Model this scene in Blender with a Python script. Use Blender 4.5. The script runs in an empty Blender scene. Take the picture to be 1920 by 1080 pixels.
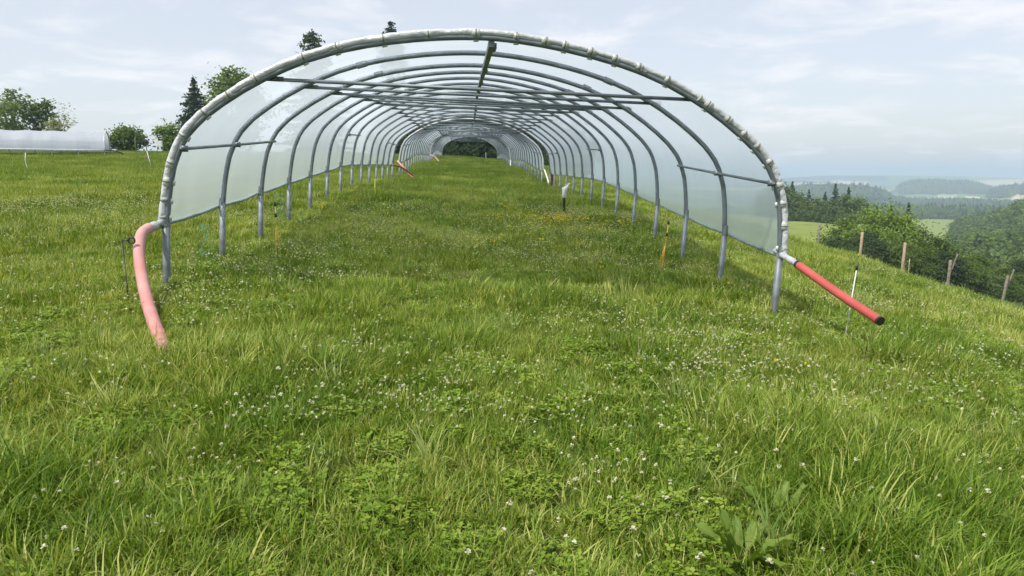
import bpy, math, random
import numpy as np
from mathutils import Vector, Matrix

PI = math.pi
rad = math.radians
SC = bpy.context.scene
COL = SC.collection
random.seed(4)
RNG = np.random.default_rng(11)

# ------------------------------------------------------------------ camera
EYE = 1.70                                   # lens height above the datum
cam_d = bpy.data.cameras.new('camera')
cam = bpy.data.objects.new('camera', cam_d)
COL.objects.link(cam)
cam_d.sensor_width = 36.0
cam_d.lens = 26.25
cam_d.clip_start = 0.05
cam_d.clip_end = 40000
cam.location = (0, 0, EYE)
cam.rotation_euler = (rad(90 - 8.73), 0, rad(-3.27))
SC.camera = cam

# ------------------------------------------------------------------ sky and sun
SUN_EL, SUN_AZ = 57.0, 232.0                 # azimuth clockwise from +Y: the sun stands behind the left shoulder
world = bpy.data.worlds.new('World')
SC.world = world
world.use_nodes = True
wn, wl = world.node_tree.nodes, world.node_tree.links
wn.clear()


def N(nodes, kind, **kw):
    n = nodes.new(kind)
    for k, v in kw.items():
        setattr(n, k, v)
    return n


w_out = N(wn, 'ShaderNodeOutputWorld')
w_tc = N(wn, 'ShaderNodeTexCoord')
w_sep = N(wn, 'ShaderNodeSeparateXYZ')
wl.new(w_tc.outputs['Generated'], w_sep.inputs[0])
w_zc = N(wn, 'ShaderNodeMath', operation='MAXIMUM')
w_zc.inputs[1].default_value = 0.02
wl.new(w_sep.outputs['Z'], w_zc.inputs[0])
w_cmb = N(wn, 'ShaderNodeCombineXYZ')
wl.new(w_sep.outputs['X'], w_cmb.inputs['X'])
wl.new(w_sep.outputs['Y'], w_cmb.inputs['Y'])
wl.new(w_zc.outputs[0], w_cmb.inputs['Z'])
w_sky = N(wn, 'ShaderNodeTexSky', sky_type='NISHITA')
w_sky.sun_disc = False
w_sky.sun_elevation = rad(SUN_EL)
w_sky.sun_rotation = rad(SUN_AZ)
w_sky.air_density = 1.0
w_sky.dust_density = 2.5
w_sky.ozone_density = 1.0
w_sky.altitude = 500
wl.new(w_cmb.outputs[0], w_sky.inputs[0])
w_bg1 = N(wn, 'ShaderNodeBackground')
w_bg1.inputs['Strength'].default_value = 0.15
wl.new(w_sky.outputs[0], w_bg1.inputs['Color'])
# high thin cloud veil with soft heaps
w_add = N(wn, 'ShaderNodeMath', operation='ADD')
w_add.inputs[1].default_value = 0.16
wl.new(w_zc.outputs[0], w_add.inputs[0])
w_dx = N(wn, 'ShaderNodeMath', operation='DIVIDE')
w_dy = N(wn, 'ShaderNodeMath', operation='DIVIDE')
wl.new(w_sep.outputs['X'], w_dx.inputs[0]); wl.new(w_add.outputs[0], w_dx.inputs[1])
wl.new(w_sep.outputs['Y'], w_dy.inputs[0]); wl.new(w_add.outputs[0], w_dy.inputs[1])
w_c2 = N(wn, 'ShaderNodeCombineXYZ')
wl.new(w_dx.outputs[0], w_c2.inputs['X']); wl.new(w_dy.outputs[0], w_c2.inputs['Y'])
w_no = N(wn, 'ShaderNodeTexNoise')
w_no.inputs['Scale'].default_value = 1.9
w_no.inputs['Detail'].default_value = 5
w_no.inputs['Roughness'].default_value = 0.55
w_no.inputs['Distortion'].default_value = 0.35
wl.new(w_c2.outputs[0], w_no.inputs['Vector'])
w_mr = N(wn, 'ShaderNodeMapRange')
w_mr.interpolation_type = 'SMOOTHSTEP'
w_mr.inputs['From Min'].default_value = 0.46
w_mr.inputs['From Max'].default_value = 0.70
w_mr.inputs['To Min'].default_value = 0.56
w_mr.inputs['To Max'].default_value = 0.96
wl.new(w_no.outputs['Fac'], w_mr.inputs['Value'])
w_bg2 = N(wn, 'ShaderNodeBackground')
w_bg2.inputs['Color'].default_value = (0.97, 0.97, 1.01, 1)
w_bg2.inputs['Strength'].default_value = 1.0
w_mix = N(wn, 'ShaderNodeMixShader')
wl.new(w_mr.outputs[0], w_mix.inputs['Fac'])
wl.new(w_bg1.outputs[0], w_mix.inputs[1])
wl.new(w_bg2.outputs[0], w_mix.inputs[2])
wl.new(w_mix.outputs[0], w_out.inputs['Surface'])

sun_d = bpy.data.lights.new('sun', 'SUN')
sun_d.energy = 5.0
sun_d.angle = rad(0.8)
sun_d.color = (1.0, 0.965, 0.90)
sun = bpy.data.objects.new('sun', sun_d)
COL.objects.link(sun)
_sv = Vector((math.sin(rad(SUN_AZ)) * math.cos(rad(SUN_EL)), math.cos(rad(SUN_AZ)) * math.cos(rad(SUN_EL)), math.sin(rad(SUN_EL))))
sun.rotation_euler = _sv.to_track_quat('Z', 'Y').to_euler()
sun.location = (0, 0, 60)

SC.view_settings.view_transform = 'Standard'
SC.view_settings.look = 'None'
SC.view_settings.exposure = 0.04
SC.view_settings.gamma = 1.0
SC.view_settings.use_curve_mapping = False
SC.render.engine = 'CYCLES'
cy = SC.cycles
cy.use_denoising = True
cy.max_bounces = 10
cy.diffuse_bounces = 3
cy.glossy_bounces = 2
cy.transmission_bounces = 8
cy.transparent_max_bounces = 24
cy.volume_bounces = 1
cy.caustics_reflective = False
cy.caustics_refractive = True
cy.sample_clamp_indirect = 6.0

# ------------------------------------------------------------------ terrain shape
#GROUND-BEGIN
_PK = np.array([(-200, -6.0), (-60, -3.0), (-10, -2.0), (0, -1.80), (5, -1.68), (9, -1.55), (11, -1.43), (13.2, -1.29), (16.7, -1.055),
                (19.6, -.88), (22, -.735), (28, -.63), (36, -.52), (40.5, -.335), (54, .42), (70, .735), (84, 1.6), (95, 1.72),
                (106, 1.55), (130, 1.0), (200, -3.0), (400, -22.0), (900, -60.0)])


def _hermite(x, xs, ys):
    d = np.diff(ys) / np.diff(xs)
    m = np.zeros_like(ys)
    m[1:-1] = (d[:-1] + d[1:]) / 2
    m[0], m[-1] = d[0], d[-1]
    x = np.clip(x, xs[0], xs[-1])
    i = np.clip(np.searchsorted(xs, x, side='right') - 1, 0, len(xs) - 2)
    h = xs[i + 1] - xs[i]
    t = (x - xs[i]) / h
    return ((2 * t**3 - 3 * t**2 + 1) * ys[i] + (t**3 - 2 * t**2 + t) * h * m[i]
            + (-2 * t**3 + 3 * t**2) * ys[i + 1] + (t**3 - t**2) * h * m[i + 1])


def _noise2(x, y, seed=0, octaves=4, lac=2.0, gain=0.5):
    """smooth value noise, about -1..1"""
    out = np.zeros_like(x, dtype=float)
    amp, fr, tot = 1.0, 1.0, 0.0
    for o in range(octaves):
        xx, yy = x * fr + seed * 17.3 + o * 5.7, y * fr - seed * 9.1 + o * 3.3
        ix, iy = np.floor(xx), np.floor(yy)
        fx, fy = xx - ix, yy - iy
        fx, fy = fx * fx * (3 - 2 * fx), fy * fy * (3 - 2 * fy)

        def hsh(a, b):
            v = np.sin(a * 127.1 + b * 311.7 + seed * 74.7) * 43758.5453
            return (v - np.floor(v)) * 2 - 1
        out += amp * ((hsh(ix, iy) * (1 - fx) + hsh(ix + 1, iy) * fx) * (1 - fy) + (hsh(ix, iy + 1) * (1 - fx) + hsh(ix + 1, iy + 1) * fx) * fy)
        tot += amp
        amp *= gain
        fr *= lac
    return out / tot


# (bearing in degrees from +Y, distance, height relative to the eye) of the country beyond the meadow
_CP = np.array([
    (24.8, 133, -10.4), (29.0, 136, -10.6), (24.5, 215, -13.2), (28.4, 222, -13.6), (26.5, 275, -17.5), (26, 400, -34),
    (30.0, 103, -11.8), (33.0, 104, -13.2), (35.5, 120, -16.0), (37.0, 108, -16.2), (42, 120, -18), (20, 160, -9),
    (30.5, 280, -27), (33, 300, -33), (31.7, 510, -42), (33.8, 580, -46), (31.9, 920, -52), (34, 950, -58),
    (37.0, 265, -33), (37.5, 540, -27), (35.3, 530, -40), (34, 500, -47), (42, 620, -4), (47, 640, 14), (55, 640, 20),
    (30, 1600, -72), (36, 1700, -74), (45, 1600, -60), (20, 1600, -74), (25, 800, -56), (28, 3200, -78), (36, 3200, -78), (45, 3500, -70),
    (70, 150, -20), (70, 500, -25), (100, 300, -25), (100, 1200, -60), (0, 400, -22), (0, 1200, -70), (-30, 300, -8), (-30, 1000, -60),
    (-60, 200, 0), (-60, 800, -50), (-90, 300, -4), (-120, 400, -20), (180, 300, -15), (180, 1200, -60), (150, 300, -22), (-150, 400, -20),
    (0, 4000, -78), (60, 4000, -76), (-60, 4000, -78), (120, 4000, -78), (180, 4000, -78), (-120, 4000, -78)], float)


_RIDGES = [(33.2, 3300, 2.9, .10, 46), (26.0, 2000, 4.0, .10, 30), (37.2, 2600, 1.7, .09, 34), (30.0, 5600, 9.0, .10, 60), (24.5, 3900, 3.4, .10, 38)]


def ground_rel(X, Y):
    X = np.asarray(X, float)
    Y = np.asarray(Y, float)
    prof = _hermite(Y, _PK[:, 0], _PK[:, 1])
    left = .058 * 11 * (1 - np.exp(np.minimum(X, 0) / 11))
    xr = np.maximum(X, 0)
    q = np.clip(xr - 3.5, 0, 10.5)
    right = -.058 * xr - .0185 * q**2 - .39 * np.clip(xr - 14, 0, 6) - .15 * np.maximum(xr - 20, 0)
    near = prof + left + right + .035 * _noise2(X / 1.7, Y / 1.7, 3, 3) + .05 * _noise2(X / 6, Y / 6, 5, 2)
    r = np.hypot(X, Y) + 1e-6
    az = np.degrees(np.arctan2(X, Y))
    num = np.zeros_like(r)
    den = np.zeros_like(r)
    lr = np.log(r)
    for a, rr, z in _CP:
        da = (az - a + 180) % 360 - 180
        w = 1.0 / (((da / 7.0)**2 + ((lr - math.log(rr)) / .30)**2) + .02)**2
        num += w * z
        den += w
    far = num / den
    far = far + np.clip((r - 900) / 1500, 0, 1) * (24 * _noise2(X / 1500, Y / 1500, 7, 4) + 8 * _noise2(X / 500, Y / 500, 9, 3)) + np.clip((r - 150) / 300, 0, 1) * 2.0 * _noise2(X / 120, Y / 120, 8, 3)
    for ra, rr, wa, wr, hh in _RIDGES:                       # wooded ridges across the valley
        far = far + hh * np.exp(-((az - ra) / wa)**4 - ((lr - math.log(rr)) / wr)**2)
    r0 = np.where(az > 18, 62, 120)
    t = np.clip((r - r0) / (np.where(az > 18, 55, 110)), 0, 1)
    t = t * t * (3 - 2 * t)
    return near * (1 - t) + far * t
#GROUND-END


def G(x, y):
    return float(ground_rel(np.array([x]), np.array([y]))[0]) + EYE


# ------------------------------------------------------------------ helpers
def tag(o, label=None, cat=None, group=None, kind=None):
    if label: o['label'] = label
    if cat: o['category'] = cat
    if group: o['group'] = group
    if kind: o['kind'] = kind
    return o


def link(name, data, parent=None, loc=(0, 0, 0), rot=(0, 0, 0), mat=None):
    o = bpy.data.objects.new(name, data)
    COL.objects.link(o)
    o.location = loc
    o.rotation_euler = rot
    if parent: o.parent = parent
    if mat and data is not None and not data.materials: data.materials.append(mat)
    return o


def empty(name, loc, label, cat, group=None, rz=0):
    o = link(name, None, None, loc, (0, 0, rz))
    o.empty_display_size = 0.2
    return tag(o, label, cat, group)


class MB:
    def __init__(s):
        s.v, s.f = [], []

    def tube(s, path, r, n=10, caps=True, wob=0.0):
        P = [Vector(p) for p in path]
        m = len(P)
        rr = r if isinstance(r, (list, tuple)) else [r] * m
        T = [(P[min(i + 1, m - 1)] - P[max(i - 1, 0)]).normalized() for i in range(m)]
        ref = Vector((0, 0, 1)) if abs(T[0].z) < .9 else Vector((0, 1, 0))
        u = T[0].cross(ref).normalized()
        b0 = len(s.v)
        for i in range(m):
            u = (u - T[i] * u.dot(T[i])).normalized()
            w = T[i].cross(u)
            for k in range(n):
                a = 2 * PI * k / n
                q = rr[i] * (1 + (random.uniform(-wob, wob) if wob else 0))
                s.v.append(P[i] + u * math.cos(a) * q + w * math.sin(a) * q)
        for i in range(m - 1):
            for k in range(n):
                k2 = (k + 1) % n
                s.f.append((b0 + i * n + k, b0 + i * n + k2, b0 + (i + 1) * n + k2, b0 + (i + 1) * n + k))
        if caps:
            s.f.append(tuple(b0 + k for k in range(n - 1, -1, -1)))
            s.f.append(tuple(b0 + (m - 1) * n + k for k in range(n)))
        return s

    def box(s, c, d, M=None):
        b0 = len(s.v)
        for sx in (-1, 1):
            for sy in (-1, 1):
                for sz in (-1, 1):
                    p = Vector((sx * d[0] / 2, sy * d[1] / 2, sz * d[2] / 2))
                    if M is not None: p = M @ p
                    s.v.append(p + Vector(c))
        for q in ((0, 1, 3, 2), (4, 6, 7, 5), (0, 4, 5, 1), (2, 3, 7, 6), (0, 2, 6, 4), (1, 5, 7, 3)):
            s.f.append(tuple(b0 + i for i in q))
        return s

    def mesh(s, name, smooth=True):
        me = bpy.data.meshes.new(name)
        me.from_pydata([tuple(v) for v in s.v], [], s.f)
        if smooth:
            me.polygons.foreach_set('use_smooth', [True] * len(me.polygons))
        me.update()
        return me

    def build(s, name, mat, parent=None, loc=(0, 0, 0), rot=(0, 0, 0), smooth=True):
        return link(name, s.mesh(name, smooth), parent, loc, rot, mat)


def np_mesh(name, V, F, smooth=False, var=None):
    """V (n,3), F (m,k) arrays; var: per-vertex float stored as attribute 'var'"""
    me = bpy.data.meshes.new(name)
    V = np.asarray(V, np.float32)
    F = np.asarray(F, np.int32)
    k = F.shape[1]
    me.vertices.add(len(V))
    me.vertices.foreach_set('co', V.ravel())
    me.loops.add(F.size)
    me.loops.foreach_set('vertex_index', F.ravel())
    me.polygons.add(len(F))
    me.polygons.foreach_set('loop_start', np.arange(0, F.size, k, dtype=np.int32))
    me.polygons.foreach_set('use_smooth', np.full(len(F), smooth))
    if var is not None:
        a = me.attributes.new('var', 'FLOAT', 'POINT')
        a.data.foreach_set('value', np.asarray(var, np.float32))
    me.update(calc_edges=True)
    return me


# ------------------------------------------------------------------ materials
def material(name):
    m = bpy.data.materials.new(name)
    m.use_nodes = True
    m.node_tree.nodes.clear()
    return m, m.node_tree.nodes, m.node_tree.links


def principled(name, col, rough=.6, metal=0.0, var=.12, scale=6.0, bump=0.0, bscale=40., col2=None, spec=.5):
    m, n, l = material(name)
    o = N(n, 'ShaderNodeOutputMaterial')
    p = N(n, 'ShaderNodeBsdfPrincipled')
    tc = N(n, 'ShaderNodeTexCoord')
    no = N(n, 'ShaderNodeTexNoise')
    no.inputs['Scale'].default_value = scale
    no.inputs['Detail'].default_value = 6
    l.new(tc.outputs['Object'], no.inputs['Vector'])
    mx = N(n, 'ShaderNodeMix', data_type='RGBA')
    c2 = col2 or tuple(max(0, c * (1 - 2 * var)) for c in col)
    mx.inputs[6].default_value = (*c2, 1)
    mx.inputs[7].default_value = (*col, 1)
    mr = N(n, 'ShaderNodeMapRange')
    mr.inputs['From Min'].default_value = .35
    mr.inputs['From Max'].default_value = .62
    l.new(no.outputs['Fac'], mr.inputs['Value'])
    l.new(mr.outputs[0], mx.inputs[0])
    l.new(mx.outputs[2], p.inputs['Base Color'])
    p.inputs['Roughness'].default_value = rough
    p.inputs['Metallic'].default_value = metal
    p.inputs['Specular IOR Level'].default_value = spec
    if bump:
        n2 = N(n, 'ShaderNodeTexNoise')
        n2.inputs['Scale'].default_value = bscale
        n2.inputs['Detail'].default_value = 5
        l.new(tc.outputs['Object'], n2.inputs['Vector'])
        b = N(n, 'ShaderNodeBump')
        b.inputs['Strength'].default_value = bump
        b.inputs['Distance'].default_value = .02
        l.new(n2.outputs['Fac'], b.inputs['Height'])
        l.new(b.outputs[0], p.inputs['Normal'])
    l.new(p.outputs[0], o.inputs['Surface'])
    return m


def foliage(name, ca, cb, cc, transl=.45, patch=0.0, pscale=.35, rough=.5, seed=0.0, gain=1.0, rnd=.22):
    """leaf material: colour runs ca -> cb -> cc with the leaf's own 'var' value and, with patch > 0, with the stand it grows in"""
    m, n, l = material(name)
    o = N(n, 'ShaderNodeOutputMaterial')
    at = N(n, 'ShaderNodeAttribute', attribute_name='var')
    fac = at.outputs['Fac']
    if patch:
        ge = N(n, 'ShaderNodeNewGeometry')
        no = N(n, 'ShaderNodeTexNoise')
        no.inputs['Scale'].default_value = pscale
        no.inputs['Detail'].default_value = 3
        mp = N(n, 'ShaderNodeMapping')
        mp.inputs['Location'].default_value = (seed, seed * 2, 0)
        l.new(ge.outputs['Position'], mp.inputs['Vector'])
        l.new(mp.outputs[0], no.inputs['Vector'])
        s1 = N(n, 'ShaderNodeMath', operation='SUBTRACT')
        s1.inputs[1].default_value = .5
        l.new(no.outputs['Fac'], s1.inputs[0])
        s2 = N(n, 'ShaderNodeMath', operation='MULTIPLY_ADD')
        s2.inputs[1].default_value = patch
        l.new(s1.outputs[0], s2.inputs[0])
        l.new(fac, s2.inputs[2])
        fac = s2.outputs[0]
    oi = N(n, 'ShaderNodeObjectInfo')
    s3 = N(n, 'ShaderNodeMath', operation='MULTIPLY_ADD')
    s3.inputs[1].default_value = rnd
    l.new(oi.outputs['Random'], s3.inputs[0])
    l.new(fac, s3.inputs[2])
    s4 = N(n, 'ShaderNodeMath', operation='SUBTRACT')
    s4.inputs[1].default_value = rnd / 2
    l.new(s3.outputs[0], s4.inputs[0])
    cr = N(n, 'ShaderNodeValToRGB')
    e = cr.color_ramp.elements
    e[0].position, e[0].color = 0.08, (*[c * gain for c in ca], 1)
    e[1].position, e[1].color = 0.95, (*[c * gain for c in cc], 1)
    x = e.new(.5)
    x.color = (*[c * gain for c in cb], 1)
    l.new(s4.outputs[0], cr.inputs[0])
    d = N(n, 'ShaderNodeBsdfPrincipled')
    d.inputs['Roughness'].default_value = rough
    d.inputs['Specular IOR Level'].default_value = .22
    l.new(cr.outputs[0], d.inputs['Base Color'])
    t = N(n, 'ShaderNodeBsdfTranslucent')
    tcol = N(n, 'ShaderNodeMix', data_type='RGBA', blend_type='MULTIPLY')
    tcol.inputs[0].default_value = 1
    tcol.inputs[7].default_value = (1.25, 1.2, .55, 1)
    l.new(cr.outputs[0], tcol.inputs[6])
    l.new(tcol.outputs[2], t.inputs['Color'])
    ms = N(n, 'ShaderNodeMixShader')
    ms.inputs[0].default_value = transl
    l.new(d.outputs[0], ms.inputs[1])
    l.new(t.outputs[0], ms.inputs[2])
    l.new(ms.outputs[0], o.inputs['Surface'])
    return m


def film_material(name, tint, clear=.25, soft=.50, gloss=.05, bscale=2.0, bump=.12, tl_share=.75):
    m, n, l = material(name)
    o = N(n, 'ShaderNodeOutputMaterial')
    tr = N(n, 'ShaderNodeBsdfTransparent')
    tr.inputs['Color'].default_value = (.95, .97, .96, 1)
    tl = N(n, 'ShaderNodeBsdfTranslucent')
    df = N(n, 'ShaderNodeBsdfDiffuse')
    gl = N(n, 'ShaderNodeBsdfGlossy')
    rf = N(n, 'ShaderNodeBsdfRefraction')
    rf.inputs['IOR'].default_value = 1.22
    rf.inputs['Roughness'].default_value = .7
    rf.inputs['Color'].default_value = (*tint, 1)
    gl.inputs['Roughness'].default_value = .28
    tc = N(n, 'ShaderNodeTexCoord')
    no = N(n, 'ShaderNodeTexNoise')
    no.inputs['Scale'].default_value = bscale
    no.inputs['Detail'].default_value = 5
    l.new(tc.outputs['Object'], no.inputs['Vector'])
    b = N(n, 'ShaderNodeBump')
    b.inputs['Strength'].default_value = bump
    b.inputs['Distance'].default_value = .1
    l.new(no.outputs['Fac'], b.inputs['Height'])
    n3 = N(n, 'ShaderNodeTexNoise')
    n3.inputs['Scale'].default_value = .8
    n3.inputs['Detail'].default_value = 7
    n3.inputs['Roughness'].default_value = .65
    mp3 = N(n, 'ShaderNodeMapping')
    mp3.inputs['Scale'].default_value = (1.0, 2.2, .45)       # dirt runs down the sheet
    l.new(tc.outputs['Object'], mp3.inputs['Vector'])
    l.new(mp3.outputs[0], n3.inputs['Vector'])
    mx = N(n, 'ShaderNodeMix', data_type='RGBA')
    mx.inputs[6].default_value = (*[c * .70 for c in tint], 1)
    mx.inputs[7].default_value = (*tint, 1)
    l.new(n3.outputs['Fac'], mx.inputs[0])
    l.new(mx.outputs[2], tl.inputs['Color'])
    l.new(mx.outputs[2], df.inputs['Color'])
    for s in (df, gl):
        l.new(b.outputs[0], s.inputs['Normal'])

    def mix(a, c, f):
        q = N(n, 'ShaderNodeMixShader')
        q.inputs[0].default_value = f
        l.new(a.outputs[0], q.inputs[1])
        l.new(c.outputs[0], q.inputs[2])
        return q
    body = mix(df, tl, tl_share)              # scattering part of the sheet
    body = mix(body, rf, soft)           # blurred see-through part
    body = mix(body, gl, gloss)
    body = mix(body, tr, clear)
    l.new(body.outputs[0], o.inputs['Surface'])
    return m


M_STEEL = principled('galvanised_steel', (.17, .20, .225), rough=.5, metal=.35, var=.17, scale=5)
M_STEEL2 = principled('galvanised_post', (.19, .215, .235), rough=.55, metal=.3, var=.2, scale=6)
M_FILM = film_material('greenhouse_film', (.84, .91, .935), bump=.45, tl_share=.68)
M_FILM_B = film_material('milky_film', (.75, .80, .875), clear=.0, soft=.10, gloss=.04, bump=.3, tl_share=.45)
M_WRAP = film_material('crumpled_film', (.78, .80, .815), clear=.0, soft=.05, gloss=.10, bscale=9, bump=.45, tl_share=.25)
M_SLEEVE = principled('grey_film_sleeve', (.42, .44, .45), rough=.4, var=.15, scale=12, bump=.4, bscale=25)
M_CLIP = principled('clip_plastic', (.50, .52, .48), rough=.35, var=.12, scale=30)
M_CLIPD = principled('clip_gap', (.16, .165, .14), rough=.5)
M_HEM = principled('green_hem', (.22, .31, .27), rough=.45, var=.18, scale=5)
M_RED = principled('red_pipe_plastic', (.43, .08, .065), rough=.55, scale=2.5, col2=(.33, .05, .042), bump=.2, bscale=9)
M_PINK = principled('faded_pipe_plastic', (.50, .285, .26), rough=.65, scale=1.6, col2=(.44, .165, .145), bump=.15, bscale=14)
M_BLACK = principled('black_plastic', (.018, .018, .02), rough=.45)
M_YELLOW = principled('yellow_fibreglass', (.68, .55, .06), rough=.45, var=.08)
M_ORANGE = principled('orange_fibreglass', (.70, .38, .04), rough=.45, var=.08)
M_WHITE = principled('white_plastic', (.68, .69, .66), rough=.45, var=.08, bump=.3, bscale=30)
M_WOOD = principled('peeled_wood', (.46, .36, .24), rough=.8, scale=14, col2=(.33, .24, .15), bump=.4, bscale=60)
M_WOODG = principled('weathered_wood', (.25, .22, .17), rough=.9, scale=14, col2=(.15, .13, .10), bump=.5, bscale=60)
M_WIRE = principled('fence_wire', (.22, .23, .23), rough=.5, metal=.6)
M_BARK = principled('bark', (.10, .075, .055), rough=.95, scale=9, col2=(.05, .038, .03), bump=.6, bscale=25)
M_NET = principled('green_netting', (.13, .42, .27), rough=.6)

GRASS_A, GRASS_B, GRASS_C = (.072, .145, .010), (.18, .275, .024), (.45, .465, .14)
M_GRASS = foliage('grass_blade', GRASS_A, GRASS_B, GRASS_C, transl=.36, patch=1.1, pscale=.45, rnd=.5, rough=.5)
M_COARSE = foliage('coarse_blade', (.12, .20, .045), (.22, .30, .075), (.42, .46, .17), transl=.38, rnd=.5, rough=.33)
M_CLOVER = foliage('clover_leaf', (.10, .19, .016), (.19, .29, .025), (.33, .40, .07), transl=.35, patch=.6, pscale=.8, seed=4)
M_DOCK = foliage('dock_leaf', (.09, .16, .022), (.14, .22, .03), (.20, .27, .06), transl=.35)
M_STRAW = foliage('dry_stalk', (.30, .27, .12), (.42, .37, .19), (.5, .46, .28), transl=.3)
M_FLOWER_W = foliage('clover_flower', (.44, .42, .29), (.58, .57, .42), (.70, .69, .57), transl=.25)
M_FLOWER_Y = foliage('yellow_flower', (.62, .46, .02), (.70, .56, .03), (.78, .66, .06), transl=.25)
M_LEAF = foliage('tree_leaf', (.055, .10, .014), (.10, .16, .022), (.17, .235, .04), transl=.42)
M_LEAF_BR = foliage('light_tree_leaf', (.085, .155, .022), (.14, .225, .033), (.22, .30, .06), transl=.42)
M_LEAF_DK = foliage('dark_tree_leaf', (.022, .045, .012), (.04, .075, .017), (.075, .12, .025), transl=.3)
M_NEEDLE = foliage('spruce_needle', (.016, .034, .016), (.028, .052, .022), (.05, .08, .03), transl=.2)
M_PALE = foliage('pale_leaf', (.16, .19, .09), (.23, .26, .12), (.32, .34, .18), transl=.4)


def ground_material():
    m, n, l = material('meadow_soil')
    o = N(n, 'ShaderNodeOutputMaterial')
    p = N(n, 'ShaderNodeBsdfPrincipled')
    p.inputs['Roughness'].default_value = .95
    p.inputs['Specular IOR Level'].default_value = .1
    ge = N(n, 'ShaderNodeNewGeometry')

    def noise(sc, det=5, ro=.55):
        q = N(n, 'ShaderNodeTexNoise')
        q.inputs['Scale'].default_value = sc
        q.inputs['Detail'].default_value = det
        q.inputs['Roughness'].default_value = ro
        l.new(ge.outputs['Position'], q.inputs['Vector'])
        return q.outputs['Fac']

    def ramp(f, *st):
        q = N(n, 'ShaderNodeValToRGB')
        e = q.color_ramp.elements
        e[0].position, e[0].color = st[0][0], (*st[0][1], 1)
        e[1].position, e[1].color = st[-1][0], (*st[-1][1], 1)
        for pos, c in st[1:-1]:
            e.new(pos).color = (*c, 1)
        l.new(f, q.inputs[0])
        return q.outputs[0]

    def mix(f, a, b):
        q = N(n, 'ShaderNodeMix', data_type='RGBA')
        l.new(f, q.inputs[0])
        l.new(a, q.inputs[6])
        l.new(b, q.inputs[7])
        return q.outputs[2]
    near = ramp(noise(1.6, 8, .7), (.32, (.045, .048, .016)), (.5, (.05, .075, .014)), (.7, (.085, .11, .025)))
    # fields: patchwork of meadows, crops, straw and woods
    vo = N(n, 'ShaderNodeTexVoronoi')
    vo.inputs['Scale'].default_value = 1 / 420.
    vo.inputs['Randomness'].default_value = .9
    mp = N(n, 'ShaderNodeMapping')
    mp.inputs['Scale'].default_value = (.8, 1.0, 0)
    mp.inputs['Rotation'].default_value = (0, 0, .5)
    l.new(ge.outputs['Position'], mp.inputs['Vector'])
    l.new(mp.outputs[0], vo.inputs['Vector'])
    sx = N(n, 'ShaderNodeSeparateColor')
    l.new(vo.outputs['Color'], sx.inputs[0])
    fields = ramp(sx.outputs[0], (.0, (.09, .15, .035)), (.3, (.14, .20, .05)), (.5, (.12, .19, .045)), (.62, (.24, .26, .08)), (.72, (.50, .42, .22)), (.85, (.15, .21, .05)), (.95, (.56, .48, .28)))
    q = fields.node.color_ramp
    q.interpolation = 'CONSTANT'
    wood = noise(1 / 650., 5, .5)
    wm = N(n, 'ShaderNodeMapRange')
    wm.inputs['From Min'].default_value = .50
    wm.inputs['From Max'].default_value = .515
    l.new(wood, wm.inputs['Value'])
    woodc = ramp(noise(1 / 14., 4), (.35, (.014, .030, .012)), (.7, (.04, .07, .022)))
    far = mix(wm.outputs[0], fields, woodc)
    spur = ramp(noise(1 / 9., 5), (.35, (.155, .20, .045)), (.65, (.205, .25, .065)))
    le = N(n, 'ShaderNodeVectorMath', operation='LENGTH')
    l.new(ge.outputs['Position'], le.inputs[0])

    def band(a, b):
        q = N(n, 'ShaderNodeMapRange')
        q.inputs['From Min'].default_value = a
        q.inputs['From Max'].default_value = b
        l.new(le.outputs['Value'], q.inputs['Value'])
        return q.outputs[0]
    c = mix(band(100, 112), near, spur)
    c = mix(band(1050, 1100), c, far)
    l.new(c, p.inputs['Base Color'])
    b = N(n, 'ShaderNodeBump')
    b.inputs['Strength'].default_value = .6
    b.inputs['Distance'].default_value = .04
    l.new(noise(14, 6), b.inputs['Height'])
    l.new(b.outputs[0], p.inputs['Normal'])
    l.new(p.outputs[0], o.inputs['Surface'])
    return m


# ------------------------------------------------------------------ the ground, one sheet out to the horizon
def build_ground():
    radii = np.concatenate([[0.02], np.geomspace(1.0, 120, 120), np.geomspace(126, 9300, 130)])
    azs = np.concatenate([np.arange(-60, 60, .6), np.arange(60, 300, 3.0)])
    na, nr = len(azs), len(radii)
    A, Rr = np.meshgrid(np.radians(azs), radii)
    X, Y = Rr * np.sin(A), Rr * np.cos(A)
    Z = ground_rel(X, Y) + EYE
    V = np.stack([X, Y, Z], -1).reshape(-1, 3)
    i, j = np.meshgrid(np.arange(nr - 1), np.arange(na), indexing='ij')
    j2 = (j + 1) % na
    F = np.stack([i * na + j, i * na + j2, (i + 1) * na + j2, (i + 1) * na + j], -1).reshape(-1, 4)[:, ::-1]
    me = np_mesh('ground', V, F, smooth=True)
    o = link('ground', me, mat=ground_material())
    tag(o, kind='structure')
    # close the small hole under the photographer
    return o


ground = build_ground()

# ------------------------------------------------------------------ polytunnels
TILT = rad(3.3)
HALF = [(3.72, -.02), (3.72, .40), (3.72, .76), (3.70, 1.0), (3.675, 1.22), (3.63, 1.45), (3.55, 1.68), (3.45, 1.85), (3.30, 2.02), (3.08, 2.20),
        (2.84, 2.37), (2.57, 2.535), (2.34, 2.655), (2.10, 2.765), (1.78, 2.88), (1.46, 2.965), (1.15, 3.03), (.85, 3.08), (.57, 3.115), (.3, 3.138), (0, 3.15)]


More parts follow.
